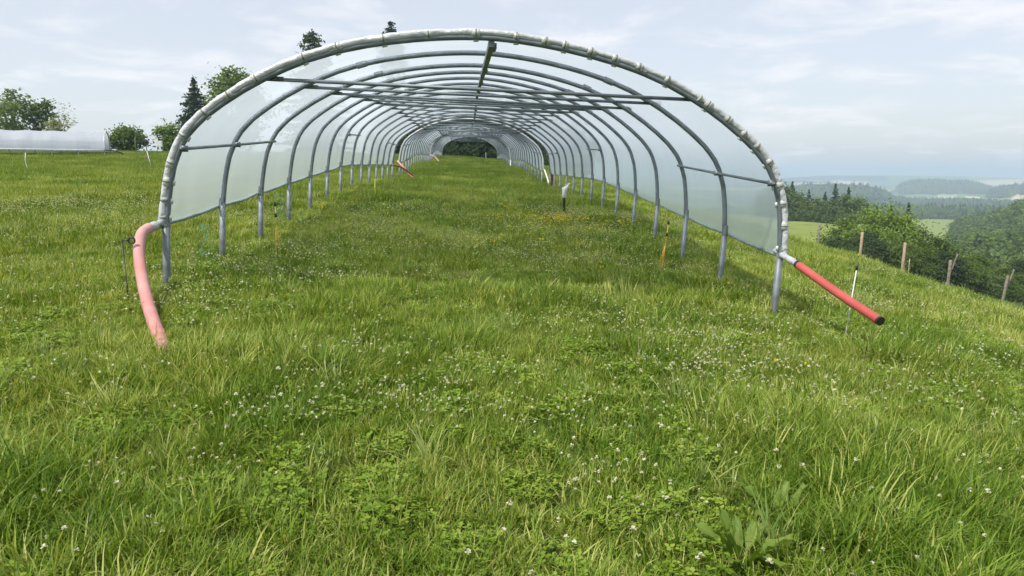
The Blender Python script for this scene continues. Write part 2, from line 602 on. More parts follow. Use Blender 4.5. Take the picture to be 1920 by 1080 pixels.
def full_profile(half, zmin, off=0.0):
    h = [(x, z) for x, z in half if z >= zmin - 1e-6]
    if h[0][1] > zmin + 1e-3: h = [(half[0][0], zmin)] + h
    pts = [(-x, z) for x, z in h] + [(x, z) for x, z in h[::-1][1:]]
    P = np.array(pts)
    if off:
        T = np.gradient(P, axis=0)
        T /= np.linalg.norm(T, axis=1)[:, None]
        P = P + off * np.stack([-T[:, 1], T[:, 0]], -1)
    return P


def resample(P, n):
    d = np.concatenate([[0], np.cumsum(np.linalg.norm(np.diff(P, axis=0), axis=1))])
    s = np.linspace(0, d[-1], n)
    return np.stack([np.interp(s, d, P[:, k]) for k in range(P.shape[1])], -1)


ARC = resample(full_profile(HALF, .76, -.04), 72)        # hoop centreline above the posts
_hm = MB().tube([(p[0], 0, p[1]) for p in ARC], .036, 10, caps=True).mesh('hoop')
_hm.materials.append(M_STEEL)
_lm = MB().tube([(0, 0, -.45), (0, 0, .02), (0, 0, .80)], .042, 12).mesh('leg')
_lm.materials.append(M_STEEL2)
_cm = MB().tube([(-.075, 0, 0), (-.07, 0, 0), (.07, 0, 0), (.075, 0, 0)], [.038, .0445, .0445, .038], 10).box((0, -.047, 0), (.02, .014, .02)).mesh('coupler', False)
_cm.materials.append(M_STEEL2)
_tb = MB()
_tb.tube([(-2.44, 0, 0), (2.44, 0, 0)], .0215, 8)
for sgn in (-1, 1):                                       # flattened, bolted ends
    _tb.box((sgn * 2.47, 0, .006), (.20, .03, .055))
_tm = _tb.mesh('tie_bar')
_tm.materials.append(M_STEEL)


def film_sheet(half, hem, Ys, rowfun, sag, seed, nseg=64, hang=.012):
    """film over hoops at stations Ys; rowfun(y)->(cx, z, tilt) places a cross-section"""
    P = resample(full_profile(half, hem, .012), nseg)
    T = np.gradient(P, axis=0)
    T /= np.linalg.norm(T, axis=1)[:, None]
    Nn = np.stack([-T[:, 1], T[:, 0]], -1)
    rows, sub = [], 6
    ys = []
    for b in range(len(Ys) - 1):
        for k in range(sub):
            ys.append((Ys[b] + (Ys[b + 1] - Ys[b]) * k / sub, k / sub, b))
    ys.append((Ys[-1], 0.0, len(Ys) - 2))
    s = np.linspace(0, 1, nseg)
    V = []
    for y, u, b in ys:
        cx, z0, t = rowfun(y)
        inn = sag * math.sin(PI * u) * (.35 + .65 * np.sin(PI * s))
        wr = .02 * _noise2(s * 22 + 3 * b, np.full(nseg, y * 1.6), seed, 3) * math.sin(PI * u) ** .5 if 0 < u < 1 else 0
        L = P - Nn * inn[:, None] + Nn * (np.asarray(wr) * np.ones(nseg))[:, None]
        edge = np.exp(-s * 30) + np.exp(-(1 - s) * 30)
        L = L.copy()
        L[:, 1] -= edge * (hang * math.sin(PI * u) + .01 * math.sin(y * 5.3))
        V.append(np.stack([cx + L[:, 0] * math.cos(t) + L[:, 1] * math.sin(t), np.full(nseg, y), z0 - L[:, 0] * math.sin(t) + L[:, 1] * math.cos(t)], -1))
    V = np.array(V)
    nr = len(V)
    i, j = np.meshgrid(np.arange(nr - 1), np.arange(nseg - 1), indexing='ij')
    F = np.stack([i * nseg + j, (i + 1) * nseg + j, (i + 1) * nseg + j + 1, i * nseg + j + 1], -1).reshape(-1, 4)   # face side inward
    return V, F


def make_tunnel(y0, bays, pitch, label, seed, front_detail=False):
    z_root = float(_hermite(np.array(y0), _PK[:, 0], _PK[:, 1])) + EYE
    root = empty('polytunnel', (.1, y0, z_root), label, 'polytunnel', 'polytunnels standing end to end on the meadow')

    def row(y):
        return 0.0, float(_hermite(np.array(y), _PK[:, 0], _PK[:, 1])) + EYE - z_root, TILT

    def at(lx, lz, y):
        _, z0, t = row(y)
        return Vector((lx * math.cos(t) + lz * math.sin(t), y - y0, z0 - lx * math.sin(t) + lz * math.cos(t)))
    Ys = [y0 + pitch * k for k in range(bays + 1)]
    for k, y in enumerate(Ys):
        dz = random.uniform(-.012, .012)
        link('hoop', _hm, root, at(0, dz, y), (0, TILT, 0))
        for sg in (-1, 1):
            link('leg', _lm, root, at(sg * 3.685, 0, y), (random.uniform(-.008, .008), TILT + random.uniform(-.006, .006), 0))
        link('tie_bar', _tm, root, at(0, 2.53 + dz, y) + Vector((0, .05, 0)), (0, TILT - rad(.9) + random.uniform(-.004, .004), 0))
    for y in Ys:                                           # pipe couplers on every hoop
        for cx, cz, ang in ((-3.685, .80, PI / 2), (3.685, .80, PI / 2), (-1.76, 2.85, .34), (1.76, 2.85, -.34)):
            link('coupler', _cm, root, at(cx, cz, y), (0, TILT - ang, 0))
    for k in range(bays):
        a, b = at(0, 3.035, Ys[k]), at(0, 3.035, Ys[k + 1])
        mb = MB()
        d = (b - a)
        mb.box((0, d.y / 2, d.z / 2), (.07, d.length - .006, .07), Matrix.Rotation(math.atan2(d.z, d.y), 3, 'X'))
        if k % 2 == 0:
            mb.box((.052, .36, d.z * .2 - .01), (.025, .5, .06), Matrix.Rotation(math.atan2(d.z, d.y), 3, 'X'))
        mb.build('ridge_purlin', M_STEEL2, root, a, smooth=False)
    for k in (0, 1, 6, bays - 2, bays - 1):
        for sg in (-1, 1):
            a, b = at(sg * 3.475, 1.635, Ys[k]), at(sg * 3.475, 1.635, Ys[k + 1])
            e = (b - a).normalized()
            MB().tube([a - e * .10, a, b, b + e * .08], .019, 8).box(a, (.07, .07, .07)).build('side_rail', M_STEEL, root)
    V, F = film_sheet(HALF, .75, Ys, lambda y: (0, row(y)[1], TILT), .028, seed)
    V = V.copy()
    V[..., 1] -= y0
    me = np_mesh('film_cover', V.reshape(-1, 3), F, smooth=True)
    link('film_cover', me, root, mat=M_FILM)
    for sg in (-1, 1):
        pth = []
        for k in range(bays * 3 + 1):
            y = y0 + pitch * k / 3
            pth.append(at(sg * 3.745, .745 - .014 * math.sin(PI * (k % 3) / 3) + random.uniform(-.004, .004), y))
        MB().tube(pth, .026, 8).build('hem_roll', M_HEM, root)
    # white film turned round the first and last hoop
    for y, full in ((Ys[0], True), (Ys[-1], False)):
        PP = resample(full_profile(HALF, .74 if full else .8, .008), 150 if full else 60)
        pth, rr = [], []
        for i, p in enumerate(PP):
            f = i / (len(PP) - 1)
            w = 1 + .13 * math.sin(i * .45 + math.sin(i * .37) * 2) * random.uniform(.2, 1)
            pth.append(at(p[0] + random.uniform(-.003, .003), p[1] + random.uniform(-.002, .004), y) + Vector((0, -.012 + random.uniform(-.004, .004), 0)))
            base = .040 - .006 * max(0, math.sin(PI * min(1, max(0, (f - .40) / .5))))
            rr.append(base * w * (1 if full else .8))
        MB().tube(pth, rr, 10, wob=.05).build('film_wrap', M_WRAP, root)
    if front_detail:
        L = np.linalg.norm(np.diff(full_profile(HALF, .76), axis=0), axis=1).sum()
        PP = resample(full_profile(HALF, .76, -.002), 400)
        # clips that hold the film to the first hoop
        for f in CLIPS:
            i = int(np.clip(f * 399, 1, 398))
            p = PP[i]
            tdir = PP[i + 1] - PP[i - 1]
            ang = math.atan2(tdir[1], tdir[0])
            c = at(p[0], p[1], y0) + Vector((0, -.012, 0))
            t3 = Vector((math.cos(ang) * math.cos(TILT) + math.sin(ang) * math.sin(TILT), 0, -math.cos(ang) * math.sin(TILT) + math.sin(ang) * math.cos(TILT)))
            hl = random.uniform(.025, .06)
            wig = Vector((0, random.uniform(-.3, .3), 0)) * .1
            kk = random.uniform(.9, 1.06)
            cl = MB().tube([-t3 * hl + wig, -t3 * hl * .3, t3 * hl * .3, t3 * hl - wig], [.043 * kk, .046 * kk, .046 * kk, .042], 12)
            n3 = Vector((t3.z, 0, -t3.x))
            if random.random() < .75:
                cl.box(n3 * .062, (.06, .010, .07), Matrix.Rotation(-ang, 3, 'Y'))
            o = cl.build('film_clip', M_CLIP, root, c)
            gp = MB().tube([-t3 * .008, t3 * .008], .0495, 12).build('clip_gap', M_CLIPD, o)
    return root, at


def fpos(x, z, _c={}):
    """arc position 0..1 of a point of the profile"""
    if 'p' not in _c: _c['p'] = resample(full_profile(HALF, .76, 0), 600)
    d = np.linalg.norm(_c['p'] - np.array([x, z]), axis=1)
    return float(np.argmin(d)) / 599


CLIPS = [fpos(x, z) for x, z in ((-3.72, .86), (-3.71, 1.04), (-3.68, 1.27), (-3.63, 1.49), (-3.47, 1.79), (-3.21, 2.03), (-2.95, 2.27), (-2.64, 2.45), (-2.12, 2.75), (-1.74, 2.88), (-1.22, 3.02),
                                 (-.71, 3.1), (-.17, 3.14), (.31, 3.13), (.63, 3.11), (.86, 3.08), (1.19, 3.03), (1.46, 2.96), (1.77, 2.89), (2.10, 2.76), (2.50, 2.57), (2.61, 2.5), (2.86, 2.37), (3.07, 2.18),
                                 (3.26, 2.04), (3.41, 1.88), (3.60, 1.6), (3.68, 1.38), (3.71, 1.13), (3.72, .84))]

T1, AT1 = make_tunnel(8.95, 13, 2.04, 'long film-covered polytunnel with open front, clipped hoop and red pipe ends', 1, True)
T2, AT2 = make_tunnel(39.2, 14, 2.04, 'second film polytunnel standing behind the gap after the open front one', 2)
T3, AT3 = make_tunnel(70.6, 15, 2.04, 'last film polytunnel in the row, ending before the dark trees', 3)


def spline(pts, n=8):
    P = [Vector(p) for p in pts]
    out = []
    for i in range(len(P) - 1):
        p0, p1, p2, p3 = P[max(i - 1, 0)], P[i], P[i + 1], P[min(i + 2, len(P) - 1)]
        for k in range(n):
            t = k / n
            out.append(.5 * ((2 * p1) + (p2 - p0) * t + (2 * p0 - 5 * p1 + 4 * p2 - p3) * t * t + (3 * p1 - p0 - 3 * p2 + p3) * t**3))
    out.append(P[-1])
    return out


def hem_pipe(root, pts, r, mat, label=None, cap=True, sleeve=None, n=6):
    """plastic pipe pushed on the hem roll; pts in world coordinates"""
    off = root.location
    pts = [Vector(p) - off for p in pts]
    pth = spline(pts, n)
    o = MB().tube(pth, r, 14, caps=not cap).build('hem_pipe', mat, root)
    if label: o['label'] = label
    if cap:
        e = (pth[-1] - pth[-2]).normalized()
        MB().tube([pth[-1] - e * .02, pth[-1] + e * .006], r * 1.03, 14).build('end_cap', M_BLACK, o, smooth=False)
        MB().tube([pth[0] - e * .01, pth[0] + e * .03], r * 1.05, 14).build('collar', M_BLACK, o, smooth=False)
    if sleeve:
        sp = spline([Vector(p) - off for p in sleeve], 6)
        MB().tube(sp, [r * (.84 + .10 * math.sin(i * 1.7)) for i in range(len(sp))], 12, wob=.06).build('pipe_sleeve', M_SLEEVE, root)
    return o


# front pipes of the first tunnel
hem_pipe(T1, [(3.89, 8.60, .63), (4.01, 7.85, .41), (4.12, 7.15, .23)], .047, M_RED, 'straight bright red pipe held clear of the grass', sleeve=[(3.80, 9.06, .75), (3.85, 8.85, .69), (3.89, 8.58, .625)])
hem_pipe(T1, [(-3.66, 8.80, 1.085), (-3.70, 8.66, 1.02), (-3.65, 8.45, .86), (-3.54, 8.2, .68), (-3.27, 7.65, .47), (-2.92, 6.95, .345), (-2.64, 6.4, .285), (-2.45, 5.98, .255)], .060, M_PINK, 'faded pink pipe sagging down into the grass', cap=False,
         sleeve=[(-3.58, 9.08, 1.12), (-3.62, 8.95, 1.11), (-3.68, 8.78, 1.075)])
# rear pipes of the first tunnel and front pipes of the others
yb = 8.95 + 13 * 2.04
hem_pipe(T1, [(-3.66, yb, EYE + .40), (-3.2, yb + .9, EYE + .28), (-2.75, yb + 1.7, EYE - .10), ], .042, M_RED)
hem_pipe(T1, [(3.92, yb, EYE + .10), (3.98, yb + .5, EYE - .30), (4.0, yb + .9, EYE - .62)], .05, M_RED)
hem_pipe(T2, [(-3.64, 39.1, EYE + .62), (-3.2, 38.4, EYE + .2), (-2.75, 37.7, EYE - .22)], .045, M_PINK, cap=False)
hem_pipe(T2, [(3.92, 39.1, EYE + .18), (3.98, 38.5, EYE - .15), (4.05, 37.8, EYE - .62)], .035, M_WHITE, cap=False)
hem_pipe(T3, [(-3.62, 70.5, EYE + 1.72), (-3.1, 69.8, EYE + 1.5), (-2.7, 69.2, EYE + 1.05)], .045, M_PINK, cap=False)
hem_pipe(T3, [(3.92, 70.5, EYE + 1.26), (3.85, 70.0, EYE + .7), (3.8, 69.6, EYE + .4)], .035, M_WHITE, cap=False)

# the low tunnel across the meadow on the left
S_HALF = [(2.5, 0), (2.5, .45), (2.46, .9), (2.3, 1.4), (2.0, 1.8), (1.55, 2.1), (1.0, 2.28), (.5, 2.36), (0, 2.38)]


def make_side_tunnel(x0, y0, bays, pitch):
    zr = G(x0, y0 - 2.5) + .05
    root = empty('polytunnel', (x0, y0, zr), 'low milky polytunnel with bulging film lying broadside by the bushes', 'polytunnel')
    root.rotation_euler = (0, 0, rad(90 + 19))                  # local +Y runs to the left (-X)
    A = resample(full_profile(S_HALF, 0, -.03), 40)
    hm = MB().tube([(p[0], 0, p[1]) for p in A], .03, 8).mesh('hoop')
    hm.materials.append(M_STEEL)
    lm = MB().tube([(0, 0, -.5), (0, 0, .5)], .035, 8).mesh('leg')
    lm.materials.append(M_STEEL2)
    Ys = [pitch * k for k in range(bays + 1)]

    def rise(y):
        return .004 * y
    for y in Ys:
        link('hoop', hm, root, (0, y, rise(y)))
        for sg in (-1, 1):
            link('leg', lm, root, (sg * 2.49, y, rise(y)))
    V, F = film_sheet(S_HALF, .52, Ys, lambda y: (0, rise(y), 0), .08, 9, 40, .02)
    link('film_cover', np_mesh('film_cover', V.reshape(-1, 3), F, smooth=True), root, mat=M_FILM_B)
    for sg in (-1, 1):
        MB().tube([(sg * 2.53, y, .52 + rise(y)) for y in Ys], .04, 8).build('hem_roll', M_WHITE, root)
    mb = MB().tube([(p[0], -.02, p[1]) for p in resample(full_profile(S_HALF, .52, .01), 40)], .05, 8, wob=.15)
    mb.build('film_wrap', M_WRAP, root)
    MB().tube(spline([(-2.5, 0, .52), (-2.55, -1.0, .46), (-2.6, -1.9, .02)], 5), .05, 8).build('hem_pipe', M_BLACK, root)
    return root


make_side_tunnel(-35.8, 77.5, 20, 2.2)

# ------------------------------------------------------------------ scattering (stuff nobody could count)
def scatter(name, protos, P, rot, scl, label, cat):
    n = len(P)
    me = bpy.data.meshes.new(name)
    me.vertices.add(n)
    me.vertices.foreach_set('co', np.asarray(P, np.float32).ravel())
    a = me.attributes.new('rot', 'FLOAT_VECTOR', 'POINT'); a.data.foreach_set('vector', np.asarray(rot, np.float32).ravel())
    a = me.attributes.new('scl', 'FLOAT', 'POINT'); a.data.foreach_set('value', np.asarray(scl, np.float32))
    a = me.attributes.new('idx', 'INT', 'POINT'); a.data.foreach_set('value', RNG.integers(0, len(protos), n).astype(np.int32))
    o = link(name, me)
    tag(o, label, cat, kind='stuff')
    ng = bpy.data.node_groups.new(name, 'GeometryNodeTree')
    ng.interface.new_socket('Geometry', in_out='INPUT', socket_type='NodeSocketGeometry')
    ng.interface.new_socket('Geometry', in_out='OUTPUT', socket_type='NodeSocketGeometry')
    nd, ln = ng.nodes, ng.links
    gi, go = nd.new('NodeGroupInput'), nd.new('NodeGroupOutput')
    iop = nd.new('GeometryNodeInstanceOnPoints')
    jn = nd.new('GeometryNodeJoinGeometry')
    for pm in protos:
        po = bpy.data.objects.new(name + '_shape', pm)       # kept out of the scene: only its mesh is used
        oi = nd.new('GeometryNodeObjectInfo')
        oi.transform_space = 'ORIGINAL'
        oi.inputs['Object'].default_value = po
        gt = nd.new('GeometryNodeGeometryToInstance')
        ln.new(oi.outputs['Geometry'], gt.inputs[0])
        ln.new(gt.outputs[0], jn.inputs[0])

    def named(nm, ty):
        q = nd.new('GeometryNodeInputNamedAttribute')
        q.data_type = ty
        q.inputs['Name'].default_value = nm
        return q.outputs['Attribute']
    e2r = nd.new('FunctionNodeEulerToRotation')
    ln.new(named('rot', 'FLOAT_VECTOR'), e2r.inputs[0])
    ln.new(gi.outputs[0], iop.inputs['Points'])
    ln.new(jn.outputs[0], iop.inputs['Instance'])
    iop.inputs['Pick Instance'].default_value = True
    ln.new(named('idx', 'INT'), iop.inputs['Instance Index'])
    ln.new(e2r.outputs[0], iop.inputs['Rotation'])
    ln.new(named('scl', 'FLOAT'), iop.inputs['Scale'])
    ln.new(iop.outputs[0], go.inputs[0])
    md = o.modifiers.new('scatter', 'NODES')
    md.node_group = ng
    return o


# ------------------------------------------------------------------ trees
def leaf_quads(C, size, rng, up=.35, asp=.62, out=None):
    """one rhombic leaf cluster per centre C (n,3)"""
    n = len(C)
    nrm = rng.normal(size=(n, 3))
    nrm /= np.linalg.norm(nrm, axis=1)[:, None]
    if out is not None: nrm = nrm * .75 + out * .55
    nrm[:, 2] += up
    nrm /= np.linalg.norm(nrm, axis=1)[:, None]
    t = np.cross(nrm, rng.normal(size=(n, 3)))
    t /= np.linalg.norm(t, axis=1)[:, None]
    b = np.cross(nrm, t)
    s = (size * rng.uniform(.6, 1.35, n))[:, None]
    V = np.stack([C - t * s, C - b * s * asp + nrm * s * .12, C + t * s, C + b * s * asp + nrm * s * .12], 1).reshape(-1, 3)
    F = np.arange(n * 4).reshape(-1, 4)
    return V, F


def broad_tree_data(seed, h, w, clear=.18, n_cl=70, per=48, leaf=.20, squash=1.0, gappy=.0, mat=M_LEAF, spread=1.0):
    rng = np.random.default_rng(seed)
    z0, z1 = h * clear, h
    cz, rz = (z0 + z1) / 2, (z1 - z0) / 2
    cent = []
    while len(cent) < n_cl:
        p = rng.uniform(-1, 1, 3)
        q = np.linalg.norm(p)
        if q > 1 or q < .35: continue
        if rng.random() > .25 + .75 * q: continue
        bulge = 1.0 + .22 * math.sin(3 * math.atan2(p[1], p[0]) + seed) + .15 * rng.normal()
        wide = (1 - .35 * max(0, p[2])) * (1 - .25 * max(0, -p[2]))
        cent.append((p[0] * w / 2 * bulge * wide, p[1] * w / 2 * bulge * wide, cz + p[2] * rz * squash))
    cent = np.array(cent)
    Cs, Vr, Out = [], [], []
    mid = np.array([0, 0, cz - rz * .3])
    for c in cent:
        k = int(per * rng.uniform(.5, 1.3) * (1 - gappy * rng.random()))
        r = w * .085 * rng.uniform(.7, 1.5) * spread
        d = rng.normal(size=(k, 3)) * np.array([r, r, r * .72])
        Cs.append(c + d)
        Vr.append(np.clip(rng.normal(.5, .10) + rng.normal(0, .10, k), 0, 1))
        o = c - mid
        Out.append(np.tile(o / np.linalg.norm(o), (k, 1)))
    C, va, Out = np.concatenate(Cs), np.concatenate(Vr), np.concatenate(Out)
    C[:, 2] = np.maximum(C[:, 2], .12)
    V, F = leaf_quads(C, leaf, rng, out=Out)
    crown = np_mesh('crown', V, F, var=np.repeat(va, 4))
    crown.materials.append(mat)
    mb = MB()
    lean = rng.normal(0, .03, 2)
    th = h * .72
    tp = [(lean[0] * z, lean[1] * z, z - .3) for z in np.linspace(0, th, 6)]
    r0 = max(.035, h * .017)
    mb.tube(tp, [r0 * (1 - .8 * i / 5) for i in range(6)], 8)
    for i in rng.choice(len(cent), min(14, len(cent)), replace=False):
        c = cent[i]
        zs = rng.uniform(.2, .75) * c[2]
        a = Vector((lean[0] * zs, lean[1] * zs, zs))
        m = a.lerp(Vector(c), .5) + Vector((0, 0, -.04 * h))
        mb.tube([a, m, Vector(c)], [r0 * .4, r0 * .25, r0 * .08], 5)
    trunk = mb.mesh('trunk')
    trunk.materials.append(M_BARK)
    return trunk, crown


def spruce_data(seed, h, w, n_lev=34, mat=M_NEEDLE, leaf=.20, ragged=.25, full=.9):
    rng = np.random.default_rng(seed)
    C, T, va = [], [], []
    for L in range(n_lev):
        f = (L + rng.uniform(-.3, .3)) / n_lev
        z = h * (.06 + .93 * f)
        R = w / 2 * max(.03, (1 - f)) ** full
        nb = int(6 + 5 * (1 - f))
        for b in range(nb):
            a = rng.uniform(0, 2 * PI)
            Rb = R * rng.uniform(1 - ragged, 1 + ragged)
            k = max(3, int(Rb / (leaf * .55)))
            tt = np.linspace(.12, 1, k) + rng.normal(0, .03, k)
            dz = -.38 * Rb * tt + .20 * Rb * tt**2
            side = rng.normal(0, .09, k) * Rb + rng.normal(0, .05, k)
            C.append(np.stack([np.cos(a) * Rb * tt - np.sin(a) * side, np.sin(a) * Rb * tt + np.cos(a) * side, z + dz], -1))
            va.append(np.clip(rng.normal(.42, .13) + .22 * tt + rng.normal(0, .08, k), 0, 1))
    C, va = np.concatenate(C), np.concatenate(va)
    V, F = leaf_quads(C, leaf, rng, up=.7, asp=.45)
    top = np.array([[0, 0, h * .97], [.05, 0, h * .985], [0, .04, h]])
    V2, F2 = leaf_quads(top, leaf * .7, rng)
    crown = np_mesh('crown', np.concatenate([V, V2]), np.concatenate([F, F2 + len(V)]), var=np.concatenate([np.repeat(va, 4), np.full(len(V2), .4)]))
    crown.materials.append(mat)
    trunk = MB().tube([(0, 0, -.3), (0, 0, h * .5), (0, 0, h * .97)], [h * .016, h * .010, .02], 8).mesh('trunk')
    trunk.materials.append(M_BARK)
    return trunk, crown


def plant(data, name, x, y, label, cat='tree', group=None, s=1.0, sz=None, rz=None, sink=0.0):
    e = empty(name, (x, y, G(x, y) - sink), label, cat, group, rz if rz is not None else random.uniform(0, 6.28))
    e.scale = (s, s, sz if sz else s)
    link('trunk', data[0], e)
    link('crown', data[1], e)
    return e


# left background
plant(broad_tree_data(1, 8.1, 6.6, .10, 85, 52, .23, mat=M_LEAF, gappy=.3), 'broadleaf_tree', -58.6, 102, 'large dark-leaved tree with sky gaps above the low milky tunnel')
plant(broad_tree_data(2, 7.1, 3.5, .08, 46, 50, .21, mat=M_LEAF, gappy=.3), 'broadleaf_tree', -55.0, 103, 'narrow leafy tree between the large tree and the pale thin one')
plant(broad_tree_data(3, 6.6, 3.2, .10, 30, 30, .15, mat=M_PALE, gappy=.6, spread=1.25), 'broadleaf_tree', -52.0, 100.5, 'pale thin tree with sparse see-through crown above the low tunnel')
plant(broad_tree_data(4, 2.9, 4.4, .0, 70, 60, .18, mat=M_LEAF), 'shrub', -38.0, 87, 'rounded green shrub beside the end of the low milky tunnel', 'shrub', s=.88)
plant(broad_tree_data(5, 3.1, 3.2, .0, 56, 54, .17, mat=M_LEAF_BR), 'shrub', -34.2, 89.5, 'bright green shrub with upright shoots behind the white box', 'shrub')
plant(broad_tree_data(55, 3.9, 1.3, .02, 16, 22, .10, mat=M_PALE, gappy=.5), 'young_tree', -35.4, 91, 'pale wispy young tree rising out of the bright shrub')
plant(spruce_data(6, 10.7, 7.2, 44, leaf=.30), 'spruce_tree', -36.8, 105.4, 'dark pointed spruce beside the round-crowned tree behind the tunnel')
plant(broad_tree_data(7, 12.6, 8.6, .12, 120, 66, .27, mat=M_LEAF), 'broadleaf_tree', -33.6, 111.5, 'round-crowned green tree standing right behind the dark spruce')
plant(spruce_data(8, 19.4, 9.5, 60, mat=M_LEAF_DK, leaf=.36, ragged=.4, full=.42), 'pine_tree', -23.3, 118, 'tall spiky conifer whose top shows over the tunnel roof')
plant(broad_tree_data(9, 22.3, 3.6, .30, 80, 60, .28, mat=M_NEEDLE, gappy=.2), 'pine_tree', -11.9, 122, 'tallest dark pine with a small tufted top above the tunnel ridge')
# the dark wood behind the last tunnel
dk = [broad_tree_data(20 + i, 8.5 + i * .8, 7.0, .0, 95, 56, .26, mat=M_LEAF_DK) for i in range(3)]
sp_d = spruce_data(25, 11, 5.5, 34, leaf=.22)
for i, (x, y) in enumerate([(-11.5, 117), (-7.5, 114.8), (-3.6, 116.5), (.4, 114), (4.4, 116.2), (8.2, 113.2), (12.2, 116), (15.6, 113), (-1.6, 121), (6.2, 121)]):
    plant(dk[i % 3], 'broadleaf_tree', x, y, 'dark broad-leaved tree in the wood closing the end of the tunnels', group='dark trees behind the last tunnel', s=random.uniform(.9, 1.1))
for x, y in [(-5.4, 119.5), (10.2, 119)]:
    plant(sp_d, 'spruce_tree', x, y, 'dark spruce in the wood closing the end of the tunnels', group='spruces behind the last tunnel')
ub = broad_tree_data(28, 2.6, 3.6, .0, 50, 44, .16, mat=M_LEAF_DK)
for x, y in [(-6.5, 111.3), (-3.0, 111.0), (.6, 111.2), (4.0, 110.8), (7.4, 110.6), (10.8, 110.2)]:
    plant(ub, 'shrub', x, y, 'dark low shrub at the foot of the wood behind the tunnels', 'shrub', 'shrubs at the foot of the dark wood', s=random.uniform(.85, 1.2))

# right: wood on the spur
sp_r = [spruce_data(30 + i, 15, 6.5, 36, leaf=.42) for i in range(2)]
bd_r = [broad_tree_data(33 + i, 11.5, 9.5, .0, 85, 48, .40, mat=M_LEAF) for i in range(2)]
for i, (x, y, s) in enumerate([(103.5, 236, .98), (109.5, 237, .84), (114.5, 236, .80), (118.0, 236.5, .98), (123.2, 238, .92), (100, 240, .95), (128.6, 230, 1.0)]):
    plant(sp_r[i % 2], 'spruce_tree', x, y, 'dark spruce in the wood above the pale green field', group='spruces in the wood beyond the fence', s=s)
for i, (x, y, s) in enumerate([(99, 230, 1.0), (104, 231, .92), (109, 230, .82), (113.5, 230.5, .8), (118.5, 229.5, .95), (122.5, 229, .98), (126.5, 228, .8), (95, 233, 1.0), (106.5, 227, .62), (116, 226.5, .62), (101, 226.5, .6), (124.5, 233, 1.02)]):
    plant(bd_r[i % 2], 'broadleaf_tree', x, y, 'dark broad-leaved tree in the wood above the pale green field', group='broad-leaved trees in the wood beyond the fence', s=s)
# right: copse on the slope below the fence
M_WILLOW = foliage('willow_leaf', (.12, .20, .03), (.19, .28, .045), (.27, .35, .08), transl=.42)
wil = broad_tree_data(40, 7.6, 8.0, .0, 130, 110, .17, mat=M_WILLOW)
plant(wil, 'broadleaf_tree', 51.2, 89.6, 'large bright green round tree in the copse below the fence')
plant(spruce_data(41, 6.3, 2.4, 24, leaf=.20), 'spruce_tree', 70.5, 116.7, 'taller pointed spruce behind the bright green tree')
plant(spruce_data(42, 5.6, 2.0, 22, leaf=.20), 'spruce_tree', 67.8, 117.0, 'shorter pointed spruce behind the bright green tree')
cop = [broad_tree_data(43 + i, 5.4, 5.6, .0, 90, 80, .17, mat=(M_LEAF, M_LEAF_DK, M_LEAF)[i]) for i in range(3)]
for i, (x, y, s) in enumerate([(48.5, 94, 1.0), (56.8, 92, 1.05), (57.5, 88.8, .92), (54.0, 86.0, .8), (59.5, 95, .7), (61.0, 91.0, .62)]):
    plant(cop[i % 3], 'broadleaf_tree', x, y, 'dark leafy tree in the copse around the bright green tree', group='copse trees below the fence', s=s)
for i, (x, y, s) in enumerate([(44.2, 79.4, .62), (46.8, 78.0, .68), (49.8, 79.0, .66), (52.5, 79.5, .7), (54.8, 80.5, .66), (57.6, 83.0, .7), (46.5, 84.5, .75), (60.5, 84.5, .68)]):
    plant(cop[(i + 1) % 3], 'shrub', x, y, 'dense shrub on the slope in front of the copse', 'shrub', 'shrubs in front of the copse', s=s)
plant(broad_tree_data(47, 3.4, 3.4, .02, 44, 40, .15, mat=M_LEAF_DK), 'shrub', 38.0, 75.5, 'dark lone shrub at the edge of the pale field', 'shrub')
for i, (x, y, s) in enumerate([(73.5, 103.5, .74), (70.2, 100, .55), (77.5, 106, .55), (66.0, 96.0, .5), (79.5, 103, .66)]):
    plant(cop[i % 3], 'broadleaf_tree', x, y, 'leafy tree lower down the slope past the copse', group='trees lower down the slope', s=s)
for i, (x, y, s) in enumerate([(71.3, 95.3, .62), (69.7, 90.3, .6), (62.5, 85.8, .66), (66.0, 88.0, .6), (74.5, 92.5, .62), (65.0, 80.5, .6), (70.0, 82.0, .62), (68.5, 94.5, .6)]):
    plant(cop[(i + 2) % 3], 'shrub', x, y, 'dense shrub below the last fence posts', 'shrub', 'shrubs below the last fence posts', s=s)

# far woods: a mass of crowns
def far_wood(name, label, n, azr, rr, test, seed, size, spruces=True):
    rng = np.random.default_rng(seed)
    protos = [broad_tree_data(seed + i, 10.5, 9.5, .0, 55, 16, .70, mat=(M_LEAF_BR, M_LEAF, M_LEAF)[i])[1] for i in range(3)] + ([spruce_data(seed + 5, 14, 6, 12, leaf=.7)[1]] if spruces else [])
    az = np.radians(rng.uniform(*azr, n * 4))
    r = np.sqrt(rng.uniform(rr[0]**2, rr[1]**2, n * 4))
    X, Y = r * np.sin(az), r * np.cos(az)
    k = test(X, Y, r, np.degrees(az))
    X, Y = X[k][:n], Y[k][:n]
    Z = ground_rel(X, Y) + EYE - .4
    m = len(X)
    rot = np.stack([np.zeros(m), np.zeros(m), rng.uniform(0, 6.28, m)], -1)
    return scatter(name, protos, np.stack([X, Y, Z], -1), rot, rng.uniform(.7, 1.25, m) * size, label, 'wood')


